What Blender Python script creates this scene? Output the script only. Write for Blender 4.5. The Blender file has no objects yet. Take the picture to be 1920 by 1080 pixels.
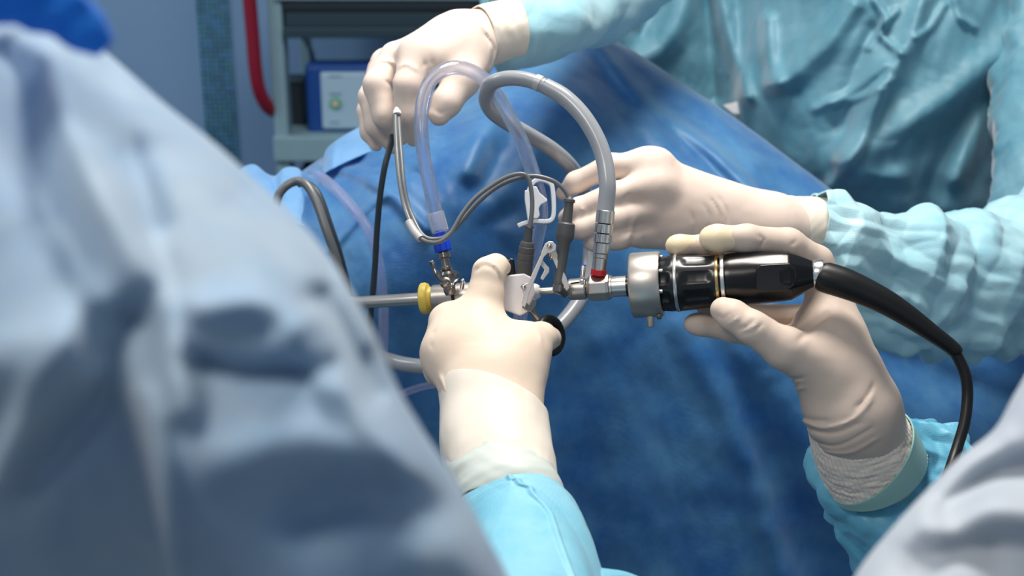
import bpy, math, random
import numpy as np
from mathutils import Vector, Euler

SC = bpy.context.scene
COL = SC.collection
F = 1920 * 50.0 / 36.0                      # focal length in pixels of the 1920 px frame

# ------------------------------------------------------------------ camera, world, lights, exposure
CAM_LOC = Vector((0.0, 0.0, 1.60))
CAM_ROT = Euler((math.radians(70.0), 0.0, 0.0))
cd = bpy.data.cameras.new('camera')
cd.lens = 50.0
cd.sensor_width = 36.0
cd.clip_start = 0.02
cd.dof.use_dof = True
cd.dof.focus_distance = 0.985
cd.dof.aperture_fstop = 7.6
cam = bpy.data.objects.new('camera', cd)
cam.location = CAM_LOC
cam.rotation_euler = CAM_ROT
COL.objects.link(cam)
SC.camera = cam
RM = np.array(CAM_ROT.to_matrix())
RL = np.array(CAM_LOC)

world = bpy.data.worlds.new('world')
SC.world = world
world.use_nodes = True
wb = world.node_tree.nodes['Background']
wb.inputs[0].default_value = (0.40, 0.47, 0.56, 1)
wb.inputs[1].default_value = 0.50


def area(name, loc, target, size, power, color):
    l = bpy.data.lights.new(name, 'AREA')
    l.shape = 'DISK'
    l.size = size
    l.energy = power
    l.color = color
    o = bpy.data.objects.new(name, l)
    o.location = loc
    o.rotation_euler = (Vector(target) - Vector(loc)).to_track_quat('-Z', 'Y').to_euler()
    COL.objects.link(o)
    return o


area('surgical_lamp', (0.12, 1.22, 2.40), (0.02, 1.05, 1.22), 0.50, 23.0, (1.0, 0.94, 0.86))
area('left_fill_light', (-0.36, 0.22, 2.15), (-0.12, 0.5, 1.3), 0.30, 4.0, (1.0, 0.92, 0.82))  # added unseen fill above the left figure to brighten it
area('wall_fill_light', (-1.6, 1.5, 2.35), (-0.5, 2.9, 1.1), 0.7, 13.0, (0.86, 0.94, 1.0))  # added unseen cool fill for the wall and trolley

SC.view_settings.view_transform = 'Standard'
SC.view_settings.look = 'None'
SC.view_settings.exposure = 0.0
SC.view_settings.gamma = 1.0
SC.view_settings.use_curve_mapping = False


# ------------------------------------------------------------------ numeric helpers
def C(x, y, d):
    """image direction (x, y) at depth d -> camera space"""
    return np.array([(x - 960.0) * d / F, -(y - 540.0) * d / F, -d])


def to_world(c):
    return np.asarray(c) @ RM.T + RL


def Wp(x, y, d):
    return Vector(to_world(C(x, y, d)))


def wall_pt(px, py, yw):
    """point of the vertical plane y = yw in the direction (px, py)"""
    c = to_world(C(px, py, 1.0)) - RL
    return RL + c * (yw / c[1])


def catmull(pts, n):
    """resample a polyline of k-vectors with a centripetal-free Catmull-Rom, n samples"""
    p = np.asarray(pts, float)
    m = len(p)
    if m == 2:
        t = np.linspace(0, 1, n)[:, None]
        return p[0] * (1 - t) + p[1] * t
    ext = np.vstack([2 * p[0] - p[1], p, 2 * p[-1] - p[-2]])
    u = np.linspace(0, m - 1, n)
    i = np.clip(u.astype(int), 0, m - 2)
    t = (u - i)[:, None]
    a, b, c, d = ext[i], ext[i + 1], ext[i + 2], ext[i + 3]
    return 0.5 * (2 * b + (c - a) * t + (2 * a - 5 * b + 4 * c - d) * t ** 2 + (3 * b - a - 3 * c + d) * t ** 3)


def vnoise(p, seed=0):
    """value noise in [-1, 1] for an (N, 3) array"""
    p = np.asarray(p, float)
    i = np.floor(p).astype(np.int64)
    f = p - i
    f = f * f * f * (f * (f * 6 - 15) + 10)

    def h(dx, dy, dz):
        n = (i[:, 0] + dx) * 374761393 + (i[:, 1] + dy) * 668265263 + (i[:, 2] + dz) * 2147483647 + seed * 974711
        n = (n ^ (n >> 13)) * 1274126177
        n = n ^ (n >> 16)
        return (n & 0xffff) / 32767.5 - 1.0
    x, y, z = f[:, 0], f[:, 1], f[:, 2]
    r = 0
    for dx in (0, 1):
        for dy in (0, 1):
            for dz in (0, 1):
                r = r + h(dx, dy, dz) * (x if dx else 1 - x) * (y if dy else 1 - y) * (z if dz else 1 - z)
    return r


def fbm(p, seed=0, octaves=3):
    r, a, q = 0, 1.0, np.asarray(p, float)
    for k in range(octaves):
        r = r + a * vnoise(q, seed + 17 * k)
        q = q * 2.03 + 7.1
        a *= 0.5
    return r


def crumple(p, seed=0, n=5, warp=0.5):
    """creased-paper relief: triangle waves along random directions, bent by noise"""
    rng = np.random.RandomState(seed)
    p = np.asarray(p, float)
    r, f = 0, 1.0
    w = vnoise(p * 0.6, seed + 3)
    w2 = vnoise(p * 0.9 + 3.3, seed + 5)
    for k in range(n):
        d = rng.normal(size=3)
        d /= np.linalg.norm(d)
        ph = p @ d * f + rng.rand() * 2 + warp * (w if k % 2 else w2) * (1 + 0.4 * k)
        tri = np.abs(np.mod(ph, 2.0) - 1.0) * 2 - 1
        amp = 0.55 + 0.45 * vnoise(p * 0.8 + k * 5.1, seed + 11 * k)
        r = r + tri * amp / f ** 0.9
        f *= 1.55
    return r


def seg_dist(x, y, pts):
    """2-D distance to a polyline"""
    best = np.full(np.shape(x), 1e9)
    for (ax, ay), (bx, by) in zip(pts[:-1], pts[1:]):
        dx, dy = bx - ax, by - ay
        t = np.clip(((x - ax) * dx + (y - ay) * dy) / (dx * dx + dy * dy + 1e-9), 0, 1)
        best = np.minimum(best, np.hypot(x - ax - t * dx, y - ay - t * dy))
    return best


# ------------------------------------------------------------------ scene-graph helpers
ORG = {}


def thing(name, label, cat, at, group=None):
    o = bpy.data.objects.new(name, None)
    COL.objects.link(o)
    o.empty_display_size = 0.02
    o.location = at
    o['label'] = label
    o['category'] = cat
    if group:
        o['group'] = group
    ORG[o.name] = np.array(at)
    return o


def tag(o, label, cat, group=None):
    o['label'] = label
    o['category'] = cat
    if group:
        o['group'] = group
    return o


def mk(name, verts, faces, mat, parent=None, smooth=True, sharp=None, world=False, bevel=None, solid=None, label=None):
    """one mesh object from camera-space (or world) coordinates"""
    v = np.asarray(verts, float)
    if not world:
        v = to_world(v)
    if parent is not None:
        org = ORG[parent.name]
    else:
        org = np.array([v[:, 0].mean(), v[:, 1].mean(), v[:, 2].min()])
    me = bpy.data.meshes.new(name)
    v = v - org
    if isinstance(faces, np.ndarray):
        nf, k = faces.shape
        me.vertices.add(len(v))
        me.vertices.foreach_set('co', v.astype(np.float32).ravel())
        me.loops.add(nf * k)
        me.loops.foreach_set('vertex_index', faces.astype(np.int32).ravel())
        me.polygons.add(nf)
        me.polygons.foreach_set('loop_start', np.arange(0, nf * k, k, dtype=np.int32))
        me.update(calc_edges=True)
        me.validate()
    else:
        me.from_pydata([tuple(a) for a in v], [], [tuple(int(i) for i in f) for f in faces])
    me.update()
    me.polygons.foreach_set('use_smooth', [smooth] * len(me.polygons))
    if sharp:
        me.set_sharp_from_angle(angle=sharp)
    me.materials.append(mat)
    o = bpy.data.objects.new(name, me)
    COL.objects.link(o)
    if parent is not None:
        o.parent = parent
    else:
        o.location = org
    ORG[o.name] = org
    if bevel:
        b = o.modifiers.new('bevel', 'BEVEL')
        b.width = bevel
        b.segments = 3
        b.limit_method = 'ANGLE'
        b.angle_limit = 0.6
        b.harden_normals = False
    if solid:
        s = o.modifiers.new('solidify', 'SOLIDIFY')
        s.thickness = solid
        s.offset = 0.0
    if label:
        o['label'] = label
    return o


def grid_faces(nu, nv, close_v=False):
    i = np.arange(nu - 1)[:, None]
    j = np.arange(nv if close_v else nv - 1)[None, :]
    a = i * nv + j
    b = i * nv + (j + 1) % nv
    return np.stack([a, b, b + nv, a + nv], -1).reshape(-1, 4)


def sheet(name, rows, mat, parent=None, nu=150, nv=150, folds=(), crump=None, rough=None, thick=0.0012, label=None):
    """a cloth surface through a grid of (x, y, depth) control points, with modelled folds"""
    rows = np.asarray(rows, float)
    a = np.stack([catmull(rows[:, j], nu) for j in range(rows.shape[1])], 1)      # nu x cols
    g = np.stack([catmull(a[i], nv) for i in range(nu)], 0)                        # nu x nv x 3
    g = g.reshape(-1, 3)
    x, y, d = g[:, 0].copy(), g[:, 1].copy(), g[:, 2].copy()
    wob = 1.0
    for fo in folds:
        pts, w, amp = fo[:3]
        pts = catmull(pts, max(2, 4 * len(pts)))
        q = seg_dist(x, y, [tuple(p) for p in pts])
        d -= amp * np.exp(-(q / w) ** 2)
    q3 = np.stack([x * d / F, y * d / F, d], 1)
    for cr in (crump if isinstance(crump, list) else [crump] if crump else []):
        amp, scale, seed = cr[:3]
        st = np.array(cr[3]) if len(cr) > 3 else np.ones(3)
        d -= amp * crumple(q3 * st / scale, seed)
    if rough:
        amp, scale, seed = rough
        d -= amp * fbm(q3 / scale, seed)
    v = np.stack([(x - 960) * d / F, -(y - 540) * d / F, -d], 1)
    return mk(name, v, grid_faces(nu, nv), mat, parent, solid=thick, label=label)


def frames(path):
    """(t, n, b) along a camera-space path: n lies across the view, b towards the lens"""
    t = np.gradient(path, axis=0)
    t /= np.linalg.norm(t, axis=1)[:, None] + 1e-12
    n = np.cross(t, np.array([0, 0, 1.0]))
    n /= np.linalg.norm(n, axis=1)[:, None] + 1e-12
    b = np.cross(n, t)
    return t, n, b


def loft(name, rings, mat, parent=None, nlen=110, nseg=120, crump=(), ribs=None, ridge=None, thick=0.0012, caps=False, label=None, power=1.0):
    """tube of cloth through rings (x, y, depth, half width across, half depth, skew), radii in px"""
    r = np.asarray([tuple(q) + (0,) * (6 - len(q)) for q in rings], float)
    r = catmull(r, nlen)
    d = r[:, 2]
    path = np.stack([(r[:, 0] - 960) * d / F, -(r[:, 1] - 540) * d / F, -d], 1)
    t, n, b = frames(path)
    th = np.linspace(0, 2 * np.pi, nseg, endpoint=False)
    cs, sn = np.cos(th), np.sin(th)
    rn, rb, sk = (r[:, 3] * d / F)[:, None], (r[:, 4] * d / F)[:, None], (r[:, 5] * d / F)[:, None]
    off = (rn * cs)[..., None] * n[:, None] + (rb * sn)[..., None] * b[:, None] + (sk * cs)[..., None] * t[:, None]
    nor = (cs / rn)[..., None] * n[:, None] + (sn / rb)[..., None] * b[:, None]
    nor /= np.linalg.norm(nor, axis=2)[..., None]
    v = path[:, None] + off
    vv = v.reshape(-1, 3)
    nn = nor.reshape(-1, 3)
    u = np.repeat(np.linspace(0, 1, nlen), nseg)
    for cr in crump:
        amp, scale, seed = cr[:3]
        env = cr[3] if len(cr) > 3 else None
        aniso = cr[4] if len(cr) > 4 else 1.0
        # coordinates along / around the tube so that folds can run round it
        tl = (np.repeat((path * t).sum(1), nseg))
        q = vv / scale
        if aniso != 1.0:
            tt = np.repeat(t, nseg, axis=0)
            mt = t.mean(0)
            q = q + np.outer(vv @ mt, mt) * (aniso - 1) / scale
        a = amp * crumple(q, seed, cr[5] if len(cr) > 5 else 5)
        if env:
            a = a * np.interp(u, [e[0] for e in env], [e[1] for e in env])
        vv = vv + nn * a[:, None]
    if ridge:
        vv = vv + nn * (ridge[2] * np.exp(-(((np.tile(np.degrees(th), nlen) - ridge[0]) / ridge[1]) ** 2)))[:, None]
    if ribs:
        vv = vv + nn * (ribs[1] * np.cos(np.tile(th, nlen) * ribs[0]))[:, None]
    faces = grid_faces(nlen, nseg, True)
    if caps:
        c0, c1 = vv[:nseg].mean(0), vv[-nseg:].mean(0)
        base = len(vv)
        vv = np.vstack([vv, c0, c1])
        fl = [tuple(f) for f in faces]
        fl += [(base, (k + 1) % nseg, k) for k in range(nseg)]
        o0 = (nlen - 1) * nseg
        fl += [(base + 1, o0 + k, o0 + (k + 1) % nseg) for k in range(nseg)]
        faces = fl
        thick = None
    o = mk(name, vv, faces, mat, parent, solid=thick, label=label)
    return o, vv[:nlen * nseg].reshape(nlen, nseg, 3)


def sweep(path, rad, nseg=16, closed=False):
    """tube mesh along a camera-space path (parallel transport)"""
    path = np.asarray(path, float)
    m = len(path)
    rad = np.broadcast_to(np.asarray(rad, float), (m,))
    if closed:
        t = np.roll(path, -1, 0) - np.roll(path, 1, 0)
    else:
        t = np.gradient(path, axis=0)
    t = t / (np.linalg.norm(t, axis=1)[:, None] + 1e-12)
    n = np.zeros_like(path)
    a = np.array([0.0, 0, 1]) if abs(t[0][2]) < 0.9 else np.array([0.0, 1, 0])
    n[0] = np.cross(t[0], a)
    n[0] /= np.linalg.norm(n[0])
    for i in range(1, m):
        q = n[i - 1] - t[i] * (n[i - 1] @ t[i])
        n[i] = q / np.linalg.norm(q)
    b = np.cross(t, n)
    th = np.linspace(0, 2 * np.pi, nseg, endpoint=False)
    v = path[:, None] + rad[:, None, None] * (np.cos(th)[None, :, None] * n[:, None] + np.sin(th)[None, :, None] * b[:, None])
    return v.reshape(-1, 3)


def tube_mesh(path, rad, nseg=16):
    m = len(path)
    v = sweep(path, rad, nseg)
    f = [tuple(q) for q in grid_faces(m, nseg, True)]
    f.append(tuple(range(nseg - 1, -1, -1)))
    f.append(tuple((m - 1) * nseg + k for k in range(nseg)))
    return v, f


def px_path(pts, n):
    q = catmull(pts, n)
    return np.stack([(q[:, 0] - 960) * q[:, 2] / F, -(q[:, 1] - 540) * q[:, 2] / F, -q[:, 2]], 1), q


def tube(name, pts, r, mat, parent=None, n=None, nseg=16, label=None, hollow=None):
    """bent tube through (x, y, depth[, r]) points; r in px"""
    pts = [tuple(p) if len(p) == 4 else tuple(p) + (r,) for p in pts]
    n = n or max(2, 10 * (len(pts) - 1) + 1)
    path, q = px_path(pts, n)
    rad = q[:, 3] * q[:, 2] / F
    v, f = tube_mesh(path, rad, nseg)
    if hollow:
        vi = sweep(path, rad * hollow, nseg)
        m = n
        f = [tuple(a) for a in grid_faces(m, nseg, True)]
        base = len(v)
        v = np.vstack([v, vi])
        f += [tuple(base + k for k in a[::-1]) for a in grid_faces(m, nseg, True)]
        for e in (0, (m - 1) * nseg):
            for k in range(nseg):
                k2 = (k + 1) % nseg
                ring = (e + k, e + k2, base + e + k2, base + e + k)
                f.append(ring if e else ring[::-1])
    return mk(name, v, f, mat, parent, sharp=1.0, label=label)


def ring_tube(name, ring, r, mat, parent=None, nseg=10, label=None):
    ring = np.asarray(ring)
    v = sweep(ring, r, nseg, True)
    m = len(ring)
    f = grid_faces(m, nseg, True)
    i = np.arange(nseg)
    last = np.stack([(m - 1) * nseg + i, (m - 1) * nseg + (i + 1) % nseg, (i + 1) % nseg, i], -1)
    return mk(name, v, np.vstack([f, last]), mat, parent, label=label)


def lathe(name, a, b, prof, mat, parent=None, n=40, label=None, sharp=0.55, bevel=None, phase=0.0, shape=None):
    """turned part on the axis a -> b ((x, y, depth) ends); prof = (fraction along, radius px)"""
    A, B = C(*a), C(*b)
    ax = B - A
    L = np.linalg.norm(ax)
    t = ax / L
    k = np.array([0, 0, 1.0]) if abs(t[2]) < 0.9 else np.array([0, 1.0, 0])
    u = np.cross(t, k)
    u /= np.linalg.norm(u)
    w = np.cross(u, t)
    th = np.linspace(0, 2 * np.pi, n, endpoint=False) + phase
    v, f = [], []
    for (s, r) in prof:
        dd = a[2] + (b[2] - a[2]) * s
        R = r * dd / F
        for q in th:
            rr = R * (shape(s, q) if shape else 1.0)
            v.append(A + ax * s + rr * (math.cos(q) * u + math.sin(q) * w))
    m = len(prof)
    f = [tuple(q) for q in grid_faces(m, n, True)]
    if prof[0][1] > 0 and prof[0] != prof[-1]:
        f.append(tuple(range(n - 1, -1, -1)))
    if prof[-1][1] > 0 and prof[0] != prof[-1]:
        f.append(tuple((m - 1) * n + k for k in range(n)))
    return mk(name, v, f, mat, parent, sharp=sharp, bevel=bevel, label=label)


def prism(name, poly, d, th, mat, parent=None, bevel=0.0004, dz=None, label=None):
    """flat plate: an outline at depth d, th metres thick; dz adds a depth per point"""
    m = len(poly)
    dz = dz or [0] * m
    v = [C(x, y, d + z) - np.array([0, 0, -1]) * (th / 2) for (x, y), z in zip(poly, dz)]
    v += [C(x, y, d + z) + np.array([0, 0, -1]) * (th / 2) for (x, y), z in zip(poly, dz)]
    f = [tuple(range(m)), tuple(range(2 * m - 1, m - 1, -1))]
    f += [(k, m + k, m + (k + 1) % m, (k + 1) % m) for k in range(m)]
    return mk(name, v, f, mat, parent, smooth=False, bevel=bevel, label=label)


def box(name, lo, hi, mat, parent=None, bevel=0.003, label=None):
    """world-aligned box"""
    (x0, y0, z0), (x1, y1, z1) = lo, hi
    v = [(x, y, z) for z in (z0, z1) for y in (y0, y1) for x in (x0, x1)]
    f = [(0, 2, 3, 1), (4, 5, 7, 6), (0, 1, 5, 4), (2, 6, 7, 3), (0, 4, 6, 2), (1, 3, 7, 5)]
    return mk(name, v, f, mat, parent, smooth=False, world=True, bevel=bevel, label=label)


# ------------------------------------------------------------------ implicit surfaces for hands
def cone_sdf(p, a, b, r1, r2):
    ba = b - a
    l2 = ba @ ba
    rr = r1 - r2
    a2 = l2 - rr * rr
    if a2 <= 1e-12:
        c, r = (a, r1) if r1 > r2 else (b, r2)
        return np.linalg.norm(p - c, axis=-1) - r
    il2 = 1.0 / l2
    pa = p - a
    y = pa @ ba
    z = y - l2
    q = pa * l2 - y[..., None] * ba
    x2 = (q * q).sum(-1)
    y2 = y * y * l2
    z2 = z * z * l2
    k = np.sign(rr) * rr * rr * x2
    o = (np.sqrt(x2 * a2 * il2) + y * rr) * il2 - r1
    o = np.where(np.sign(y) * a2 * y2 < k, np.sqrt(x2 + y2) * il2 - r1, o)
    return np.where(np.sign(z) * a2 * z2 > k, np.sqrt(x2 + z2) * il2 - r2, o)


def smin(a, b, k):
    h = np.maximum(k - np.abs(a - b), 0.0) / k
    return np.minimum(a, b) - h * h * k * 0.25


def surface_nets(Fd, org, h):
    nx, ny, nz = Fd.shape
    ins = Fd < 0
    cnt = np.zeros((nx - 1, ny - 1, nz - 1), np.int8)
    for dx in (0, 1):
        for dy in (0, 1):
            for dz in (0, 1):
                cnt += ins[dx:nx - 1 + dx, dy:ny - 1 + dy, dz:nz - 1 + dz]
    act = (cnt > 0) & (cnt < 8)
    ijk = np.argwhere(act)
    idx = np.full(act.shape, -1, np.int64)
    idx[act] = np.arange(len(ijk))
    acc = np.zeros((len(ijk), 3))
    num = np.zeros(len(ijk))
    cor = [(x, y, z) for x in (0, 1) for y in (0, 1) for z in (0, 1)]
    val = {c: Fd[ijk[:, 0] + c[0], ijk[:, 1] + c[1], ijk[:, 2] + c[2]] for c in cor}
    for ca in cor:
        for ax in range(3):
            if ca[ax]:
                continue
            cb = list(ca)
            cb[ax] = 1
            va, vb = val[ca], val[tuple(cb)]
            s = (va < 0) != (vb < 0)
            t = va / np.where(s, va - vb, 1.0)
            p = np.repeat(np.array([ca], float), len(ijk), 0)
            p[:, ax] += t
            acc += np.where(s[:, None], p, 0)
            num += s
    v = org + (ijk + acc / num[:, None]) * h
    quads = []
    for ax in range(3):
        a = [slice(1, -1)] * 3
        a[ax] = slice(0, -1)
        b = list(a)
        b[ax] = slice(1, None)
        fa, fb = ins[tuple(a)], ins[tuple(b)]
        ch = np.argwhere(fa != fb)
        base = ch + 1
        base[:, ax] -= 1
        flip = fa[tuple(ch.T)]
        u, w = (ax + 1) % 3, (ax + 2) % 3
        c = []
        for (du, dw) in ((0, 0), (1, 0), (1, 1), (0, 1)):
            q = base.copy()
            q[:, u] -= du
            q[:, w] -= dw
            c.append(idx[tuple(q.T)])
        qd = np.stack(c, 1)
        qd[~flip] = qd[~flip][:, ::-1]
        quads.append(qd)
    quads = np.vstack(quads)
    # light smoothing
    e = np.vstack([quads[:, [0, 1]], quads[:, [1, 2]], quads[:, [2, 3]], quads[:, [3, 0]]])
    deg = np.bincount(e[:, 0], minlength=len(v)) + np.bincount(e[:, 1], minlength=len(v))
    for _ in range(2):
        s = np.zeros_like(v)
        for k in range(3):
            s[:, k] = np.bincount(e[:, 0], v[e[:, 1], k], len(v)) + np.bincount(e[:, 1], v[e[:, 0], k], len(v))
        v = 0.5 * v + 0.5 * s / np.maximum(deg, 1)[:, None]
    return v, quads


def blend_body(name, chains, mat, parent, h=0.0011, creases=(), label=None, rough=None):
    """one continuous smooth body. chains = (blend_px, joints) where joints are (x, y, depth, radius px):
    every chain is a bent, tapering limb; blend_px is how softly it grows out of what came before."""
    allp = []
    conv = []
    for k, js in chains:
        q = [(C(j[0], j[1], j[2]), j[3] * j[2] / F) for j in js]
        conv.append((k * js[0][2] / F, q))
        for c, r in q:
            allp += [c - r, c + r]
    allp = np.array(allp)
    lo = allp.min(0) - 0.006
    hi = allp.max(0) + 0.006
    n = np.ceil((hi - lo) / h).astype(int) + 1
    Fd = np.full(n, 1.0, np.float32)
    axs = [lo[i] + np.arange(n[i]) * h for i in range(3)]
    for kb, q in conv:
        segs = list(zip(q[:-1], q[1:])) if len(q) > 1 else [(q[0], q[0])]
        cl = np.min([np.minimum(a[0] - a[1], b[0] - b[1]) for a, b in segs], 0) - kb - 4 * h
        ch = np.max([np.maximum(a[0] + a[1], b[0] + b[1]) for a, b in segs], 0) + kb + 4 * h
        i0 = np.maximum(np.floor((cl - lo) / h).astype(int), 0)
        i1 = np.minimum(np.ceil((ch - lo) / h).astype(int) + 1, n)
        sl = tuple(slice(i0[i], i1[i]) for i in range(3))
        P = np.stack(np.meshgrid(*[axs[i][sl[i]] for i in range(3)], indexing='ij'), -1)
        loc = None
        for (a, ra), (b, rb) in segs:
            s = cone_sdf(P, a, b, ra, rb)
            loc = s if loc is None else smin(loc, s, 0.004)
        Fd[sl] = smin(Fd[sl], loc, kb)
    if creases or rough:
        near = np.argwhere(np.abs(Fd) < 0.005)
        P = lo + near * h
        px = -P[:, 0] / P[:, 2] * F + 960
        py = P[:, 1] / P[:, 2] * F + 540
        add = np.zeros(len(P))
        for pts, w, amp in creases:
            pp = [tuple(p) for p in catmull(pts, 4 * len(pts))]
            # thin out towards both ends
            q = seg_dist(px, py, pp)
            e = np.minimum(np.hypot(px - pp[0][0], py - pp[0][1]), np.hypot(px - pp[-1][0], py - pp[-1][1]))
            add += amp * 0.000375 * np.exp(-(q / w) ** 2) * np.clip(e / (3 * w), 0, 1)
        if rough:
            add += rough[0] * fbm(P / rough[1], rough[2])
        Fd[tuple(near.T)] += add.astype(np.float32)
    v, qd = surface_nets(Fd, lo, h)
    return mk(name, v, qd, mat, parent, label=label)


# ------------------------------------------------------------------ materials
def lin(r, g, b):
    def c(u):
        u /= 255.0
        return u / 12.92 if u <= 0.04045 else ((u + 0.055) / 1.055) ** 2.4
    return (c(r), c(g), c(b), 1.0)


def setin(b, name, val):
    if name in b.inputs:
        b.inputs[name].default_value = val


def simple(name, rgb, rough=0.5, metal=0.0, spec=0.5, bump=None, coat=0.0, vary=0.06, aniso=0.0):
    m = bpy.data.materials.new(name)
    m.use_nodes = True
    nt = m.node_tree
    b = nt.nodes['Principled BSDF']
    col = lin(*rgb)
    tc = nt.nodes.new('ShaderNodeTexCoord')
    nz = nt.nodes.new('ShaderNodeTexNoise')
    nz.inputs['Scale'].default_value = 60
    nz.inputs['Detail'].default_value = 3
    nt.links.new(tc.outputs['Object'], nz.inputs['Vector'])
    mx = nt.nodes.new('ShaderNodeMix')
    mx.data_type = 'RGBA'
    mx.inputs[6].default_value = tuple(c * (1 - vary) for c in col[:3]) + (1,)
    mx.inputs[7].default_value = tuple(min(1, c * (1 + vary)) for c in col[:3]) + (1,)
    nt.links.new(nz.outputs[0], mx.inputs[0])
    nt.links.new(mx.outputs[2], b.inputs['Base Color'])
    b.inputs['Roughness'].default_value = rough
    b.inputs['Metallic'].default_value = metal
    setin(b, 'Specular IOR Level', spec)
    setin(b, 'Coat Weight', coat)
    setin(b, 'Anisotropic', aniso)
    if bump:
        n2 = nt.nodes.new('ShaderNodeTexNoise')
        n2.inputs['Scale'].default_value = bump[0]
        n2.inputs['Detail'].default_value = 4
        nt.links.new(tc.outputs['Object'], n2.inputs['Vector'])
        bp = nt.nodes.new('ShaderNodeBump')
        bp.inputs['Strength'].default_value = bump[1]
        bp.inputs['Distance'].default_value = bump[2]
        nt.links.new(n2.outputs[0], bp.inputs['Height'])
        nt.links.new(bp.outputs[0], b.inputs['Normal'])
    return m


def fabric(name, rgb, rgb2, trans=0.2, sheen=0.3, dots=850.0, mottle=14.0, bump=0.25, wrinkle=0.0, gloss=(0.75, 0.25)):
    """nonwoven cloth: mottled fibres, embossed dots, a little light through it"""
    m = bpy.data.materials.new(name)
    m.use_nodes = True
    nt = m.node_tree
    L = nt.links
    b = nt.nodes['Principled BSDF']
    out = nt.nodes['Material Output']
    tc = nt.nodes.new('ShaderNodeTexCoord')
    nz = nt.nodes.new('ShaderNodeTexNoise')
    nz.inputs['Scale'].default_value = mottle
    nz.inputs['Detail'].default_value = 8
    nz.inputs['Roughness'].default_value = 0.65
    L.new(tc.outputs['Object'], nz.inputs['Vector'])
    rp = nt.nodes.new('ShaderNodeMapRange')
    rp.inputs[1].default_value = 0.35
    rp.inputs[2].default_value = 0.65
    L.new(nz.outputs[0], rp.inputs[0])
    mx = nt.nodes.new('ShaderNodeMix')
    mx.data_type = 'RGBA'
    mx.inputs[6].default_value = lin(*rgb)
    mx.inputs[7].default_value = lin(*rgb2)
    L.new(rp.outputs[0], mx.inputs[0])
    L.new(mx.outputs[2], b.inputs['Base Color'])
    b.inputs['Roughness'].default_value = gloss[0]
    setin(b, 'Specular IOR Level', gloss[1])
    setin(b, 'Sheen Weight', sheen)
    setin(b, 'Sheen Roughness', 0.35)
    vo = nt.nodes.new('ShaderNodeTexVoronoi')
    vo.inputs['Scale'].default_value = dots
    vo.inputs['Randomness'].default_value = 0.15
    L.new(tc.outputs['Object'], vo.inputs['Vector'])
    fi = nt.nodes.new('ShaderNodeTexNoise')
    fi.inputs['Scale'].default_value = 220
    fi.inputs['Detail'].default_value = 4
    L.new(tc.outputs['Object'], fi.inputs['Vector'])
    ad = nt.nodes.new('ShaderNodeMath')
    ad.operation = 'ADD'
    L.new(vo.outputs[0], ad.inputs[0])
    L.new(fi.outputs[0], ad.inputs[1])
    bp = nt.nodes.new('ShaderNodeBump')
    bp.inputs['Strength'].default_value = bump
    bp.inputs['Distance'].default_value = 0.0006
    L.new(ad.outputs[0], bp.inputs['Height'])
    last = bp
    if wrinkle:
        w = nt.nodes.new('ShaderNodeTexNoise')
        w.inputs['Scale'].default_value = 28
        w.inputs['Detail'].default_value = 2
        w.inputs['Distortion'].default_value = 1.5
        try:
            w.noise_type = 'RIDGED_MULTIFRACTAL'
        except Exception:
            pass
        L.new(tc.outputs['Object'], w.inputs['Vector'])
        b2 = nt.nodes.new('ShaderNodeBump')
        b2.inputs['Strength'].default_value = wrinkle
        b2.inputs['Distance'].default_value = 0.004
        L.new(w.outputs[0], b2.inputs['Height'])
        L.new(bp.outputs[0], b2.inputs['Normal'])
        last = b2
    L.new(last.outputs[0], b.inputs['Normal'])
    tr = nt.nodes.new('ShaderNodeBsdfTranslucent')
    L.new(mx.outputs[2], tr.inputs['Color'])
    L.new(last.outputs[0], tr.inputs['Normal'])
    ms = nt.nodes.new('ShaderNodeMixShader')
    ms.inputs[0].default_value = trans
    L.new(b.outputs[0], ms.inputs[1])
    L.new(tr.outputs[0], ms.inputs[2])
    L.new(ms.outputs[0], out.inputs['Surface'])
    return m


def latex(name, rgb, rough=0.52, sss=0.10):
    m = simple(name, rgb, rough=rough, spec=0.3, bump=(900, 0.12, 0.0004), vary=0.035)
    b = m.node_tree.nodes['Principled BSDF']
    setin(b, 'Subsurface Weight', sss)
    if 'Subsurface Radius' in b.inputs:
        b.inputs['Subsurface Radius'].default_value = (1.0, 0.7, 0.5)
    setin(b, 'Subsurface Scale', 0.004)
    return m


def clear(name, rgb, rough=0.04, ior=1.38, thru=0.40, milk=0.05):
    """clear PVC: part plain glass, part see-through so that thin walls stay light, faintly milky"""
    m = bpy.data.materials.new(name)
    m.use_nodes = True
    nt = m.node_tree
    out = nt.nodes['Material Output']
    nt.nodes.remove(nt.nodes['Principled BSDF'])
    g = nt.nodes.new('ShaderNodeBsdfGlass')
    g.inputs['Color'].default_value = lin(*rgb)
    g.inputs['Roughness'].default_value = rough
    g.inputs['IOR'].default_value = ior
    t = nt.nodes.new('ShaderNodeBsdfTransparent')
    t.inputs['Color'].default_value = lin(*rgb)
    df = nt.nodes.new('ShaderNodeBsdfTranslucent')
    df.inputs['Color'].default_value = lin(*rgb)
    d2 = nt.nodes.new('ShaderNodeBsdfDiffuse')
    d2.inputs['Color'].default_value = lin(*rgb)
    m0 = nt.nodes.new('ShaderNodeMixShader')
    nt.links.new(df.outputs[0], m0.inputs[1])
    nt.links.new(d2.outputs[0], m0.inputs[2])
    ms = nt.nodes.new('ShaderNodeMixShader')
    ms.inputs[0].default_value = thru
    nt.links.new(g.outputs[0], ms.inputs[1])
    nt.links.new(t.outputs[0], ms.inputs[2])
    m2 = nt.nodes.new('ShaderNodeMixShader')
    m2.inputs[0].default_value = milk
    nt.links.new(ms.outputs[0], m2.inputs[1])
    nt.links.new(m0.outputs[0], m2.inputs[2])
    nt.links.new(m2.outputs[0], out.inputs['Surface'])
    return m


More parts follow.
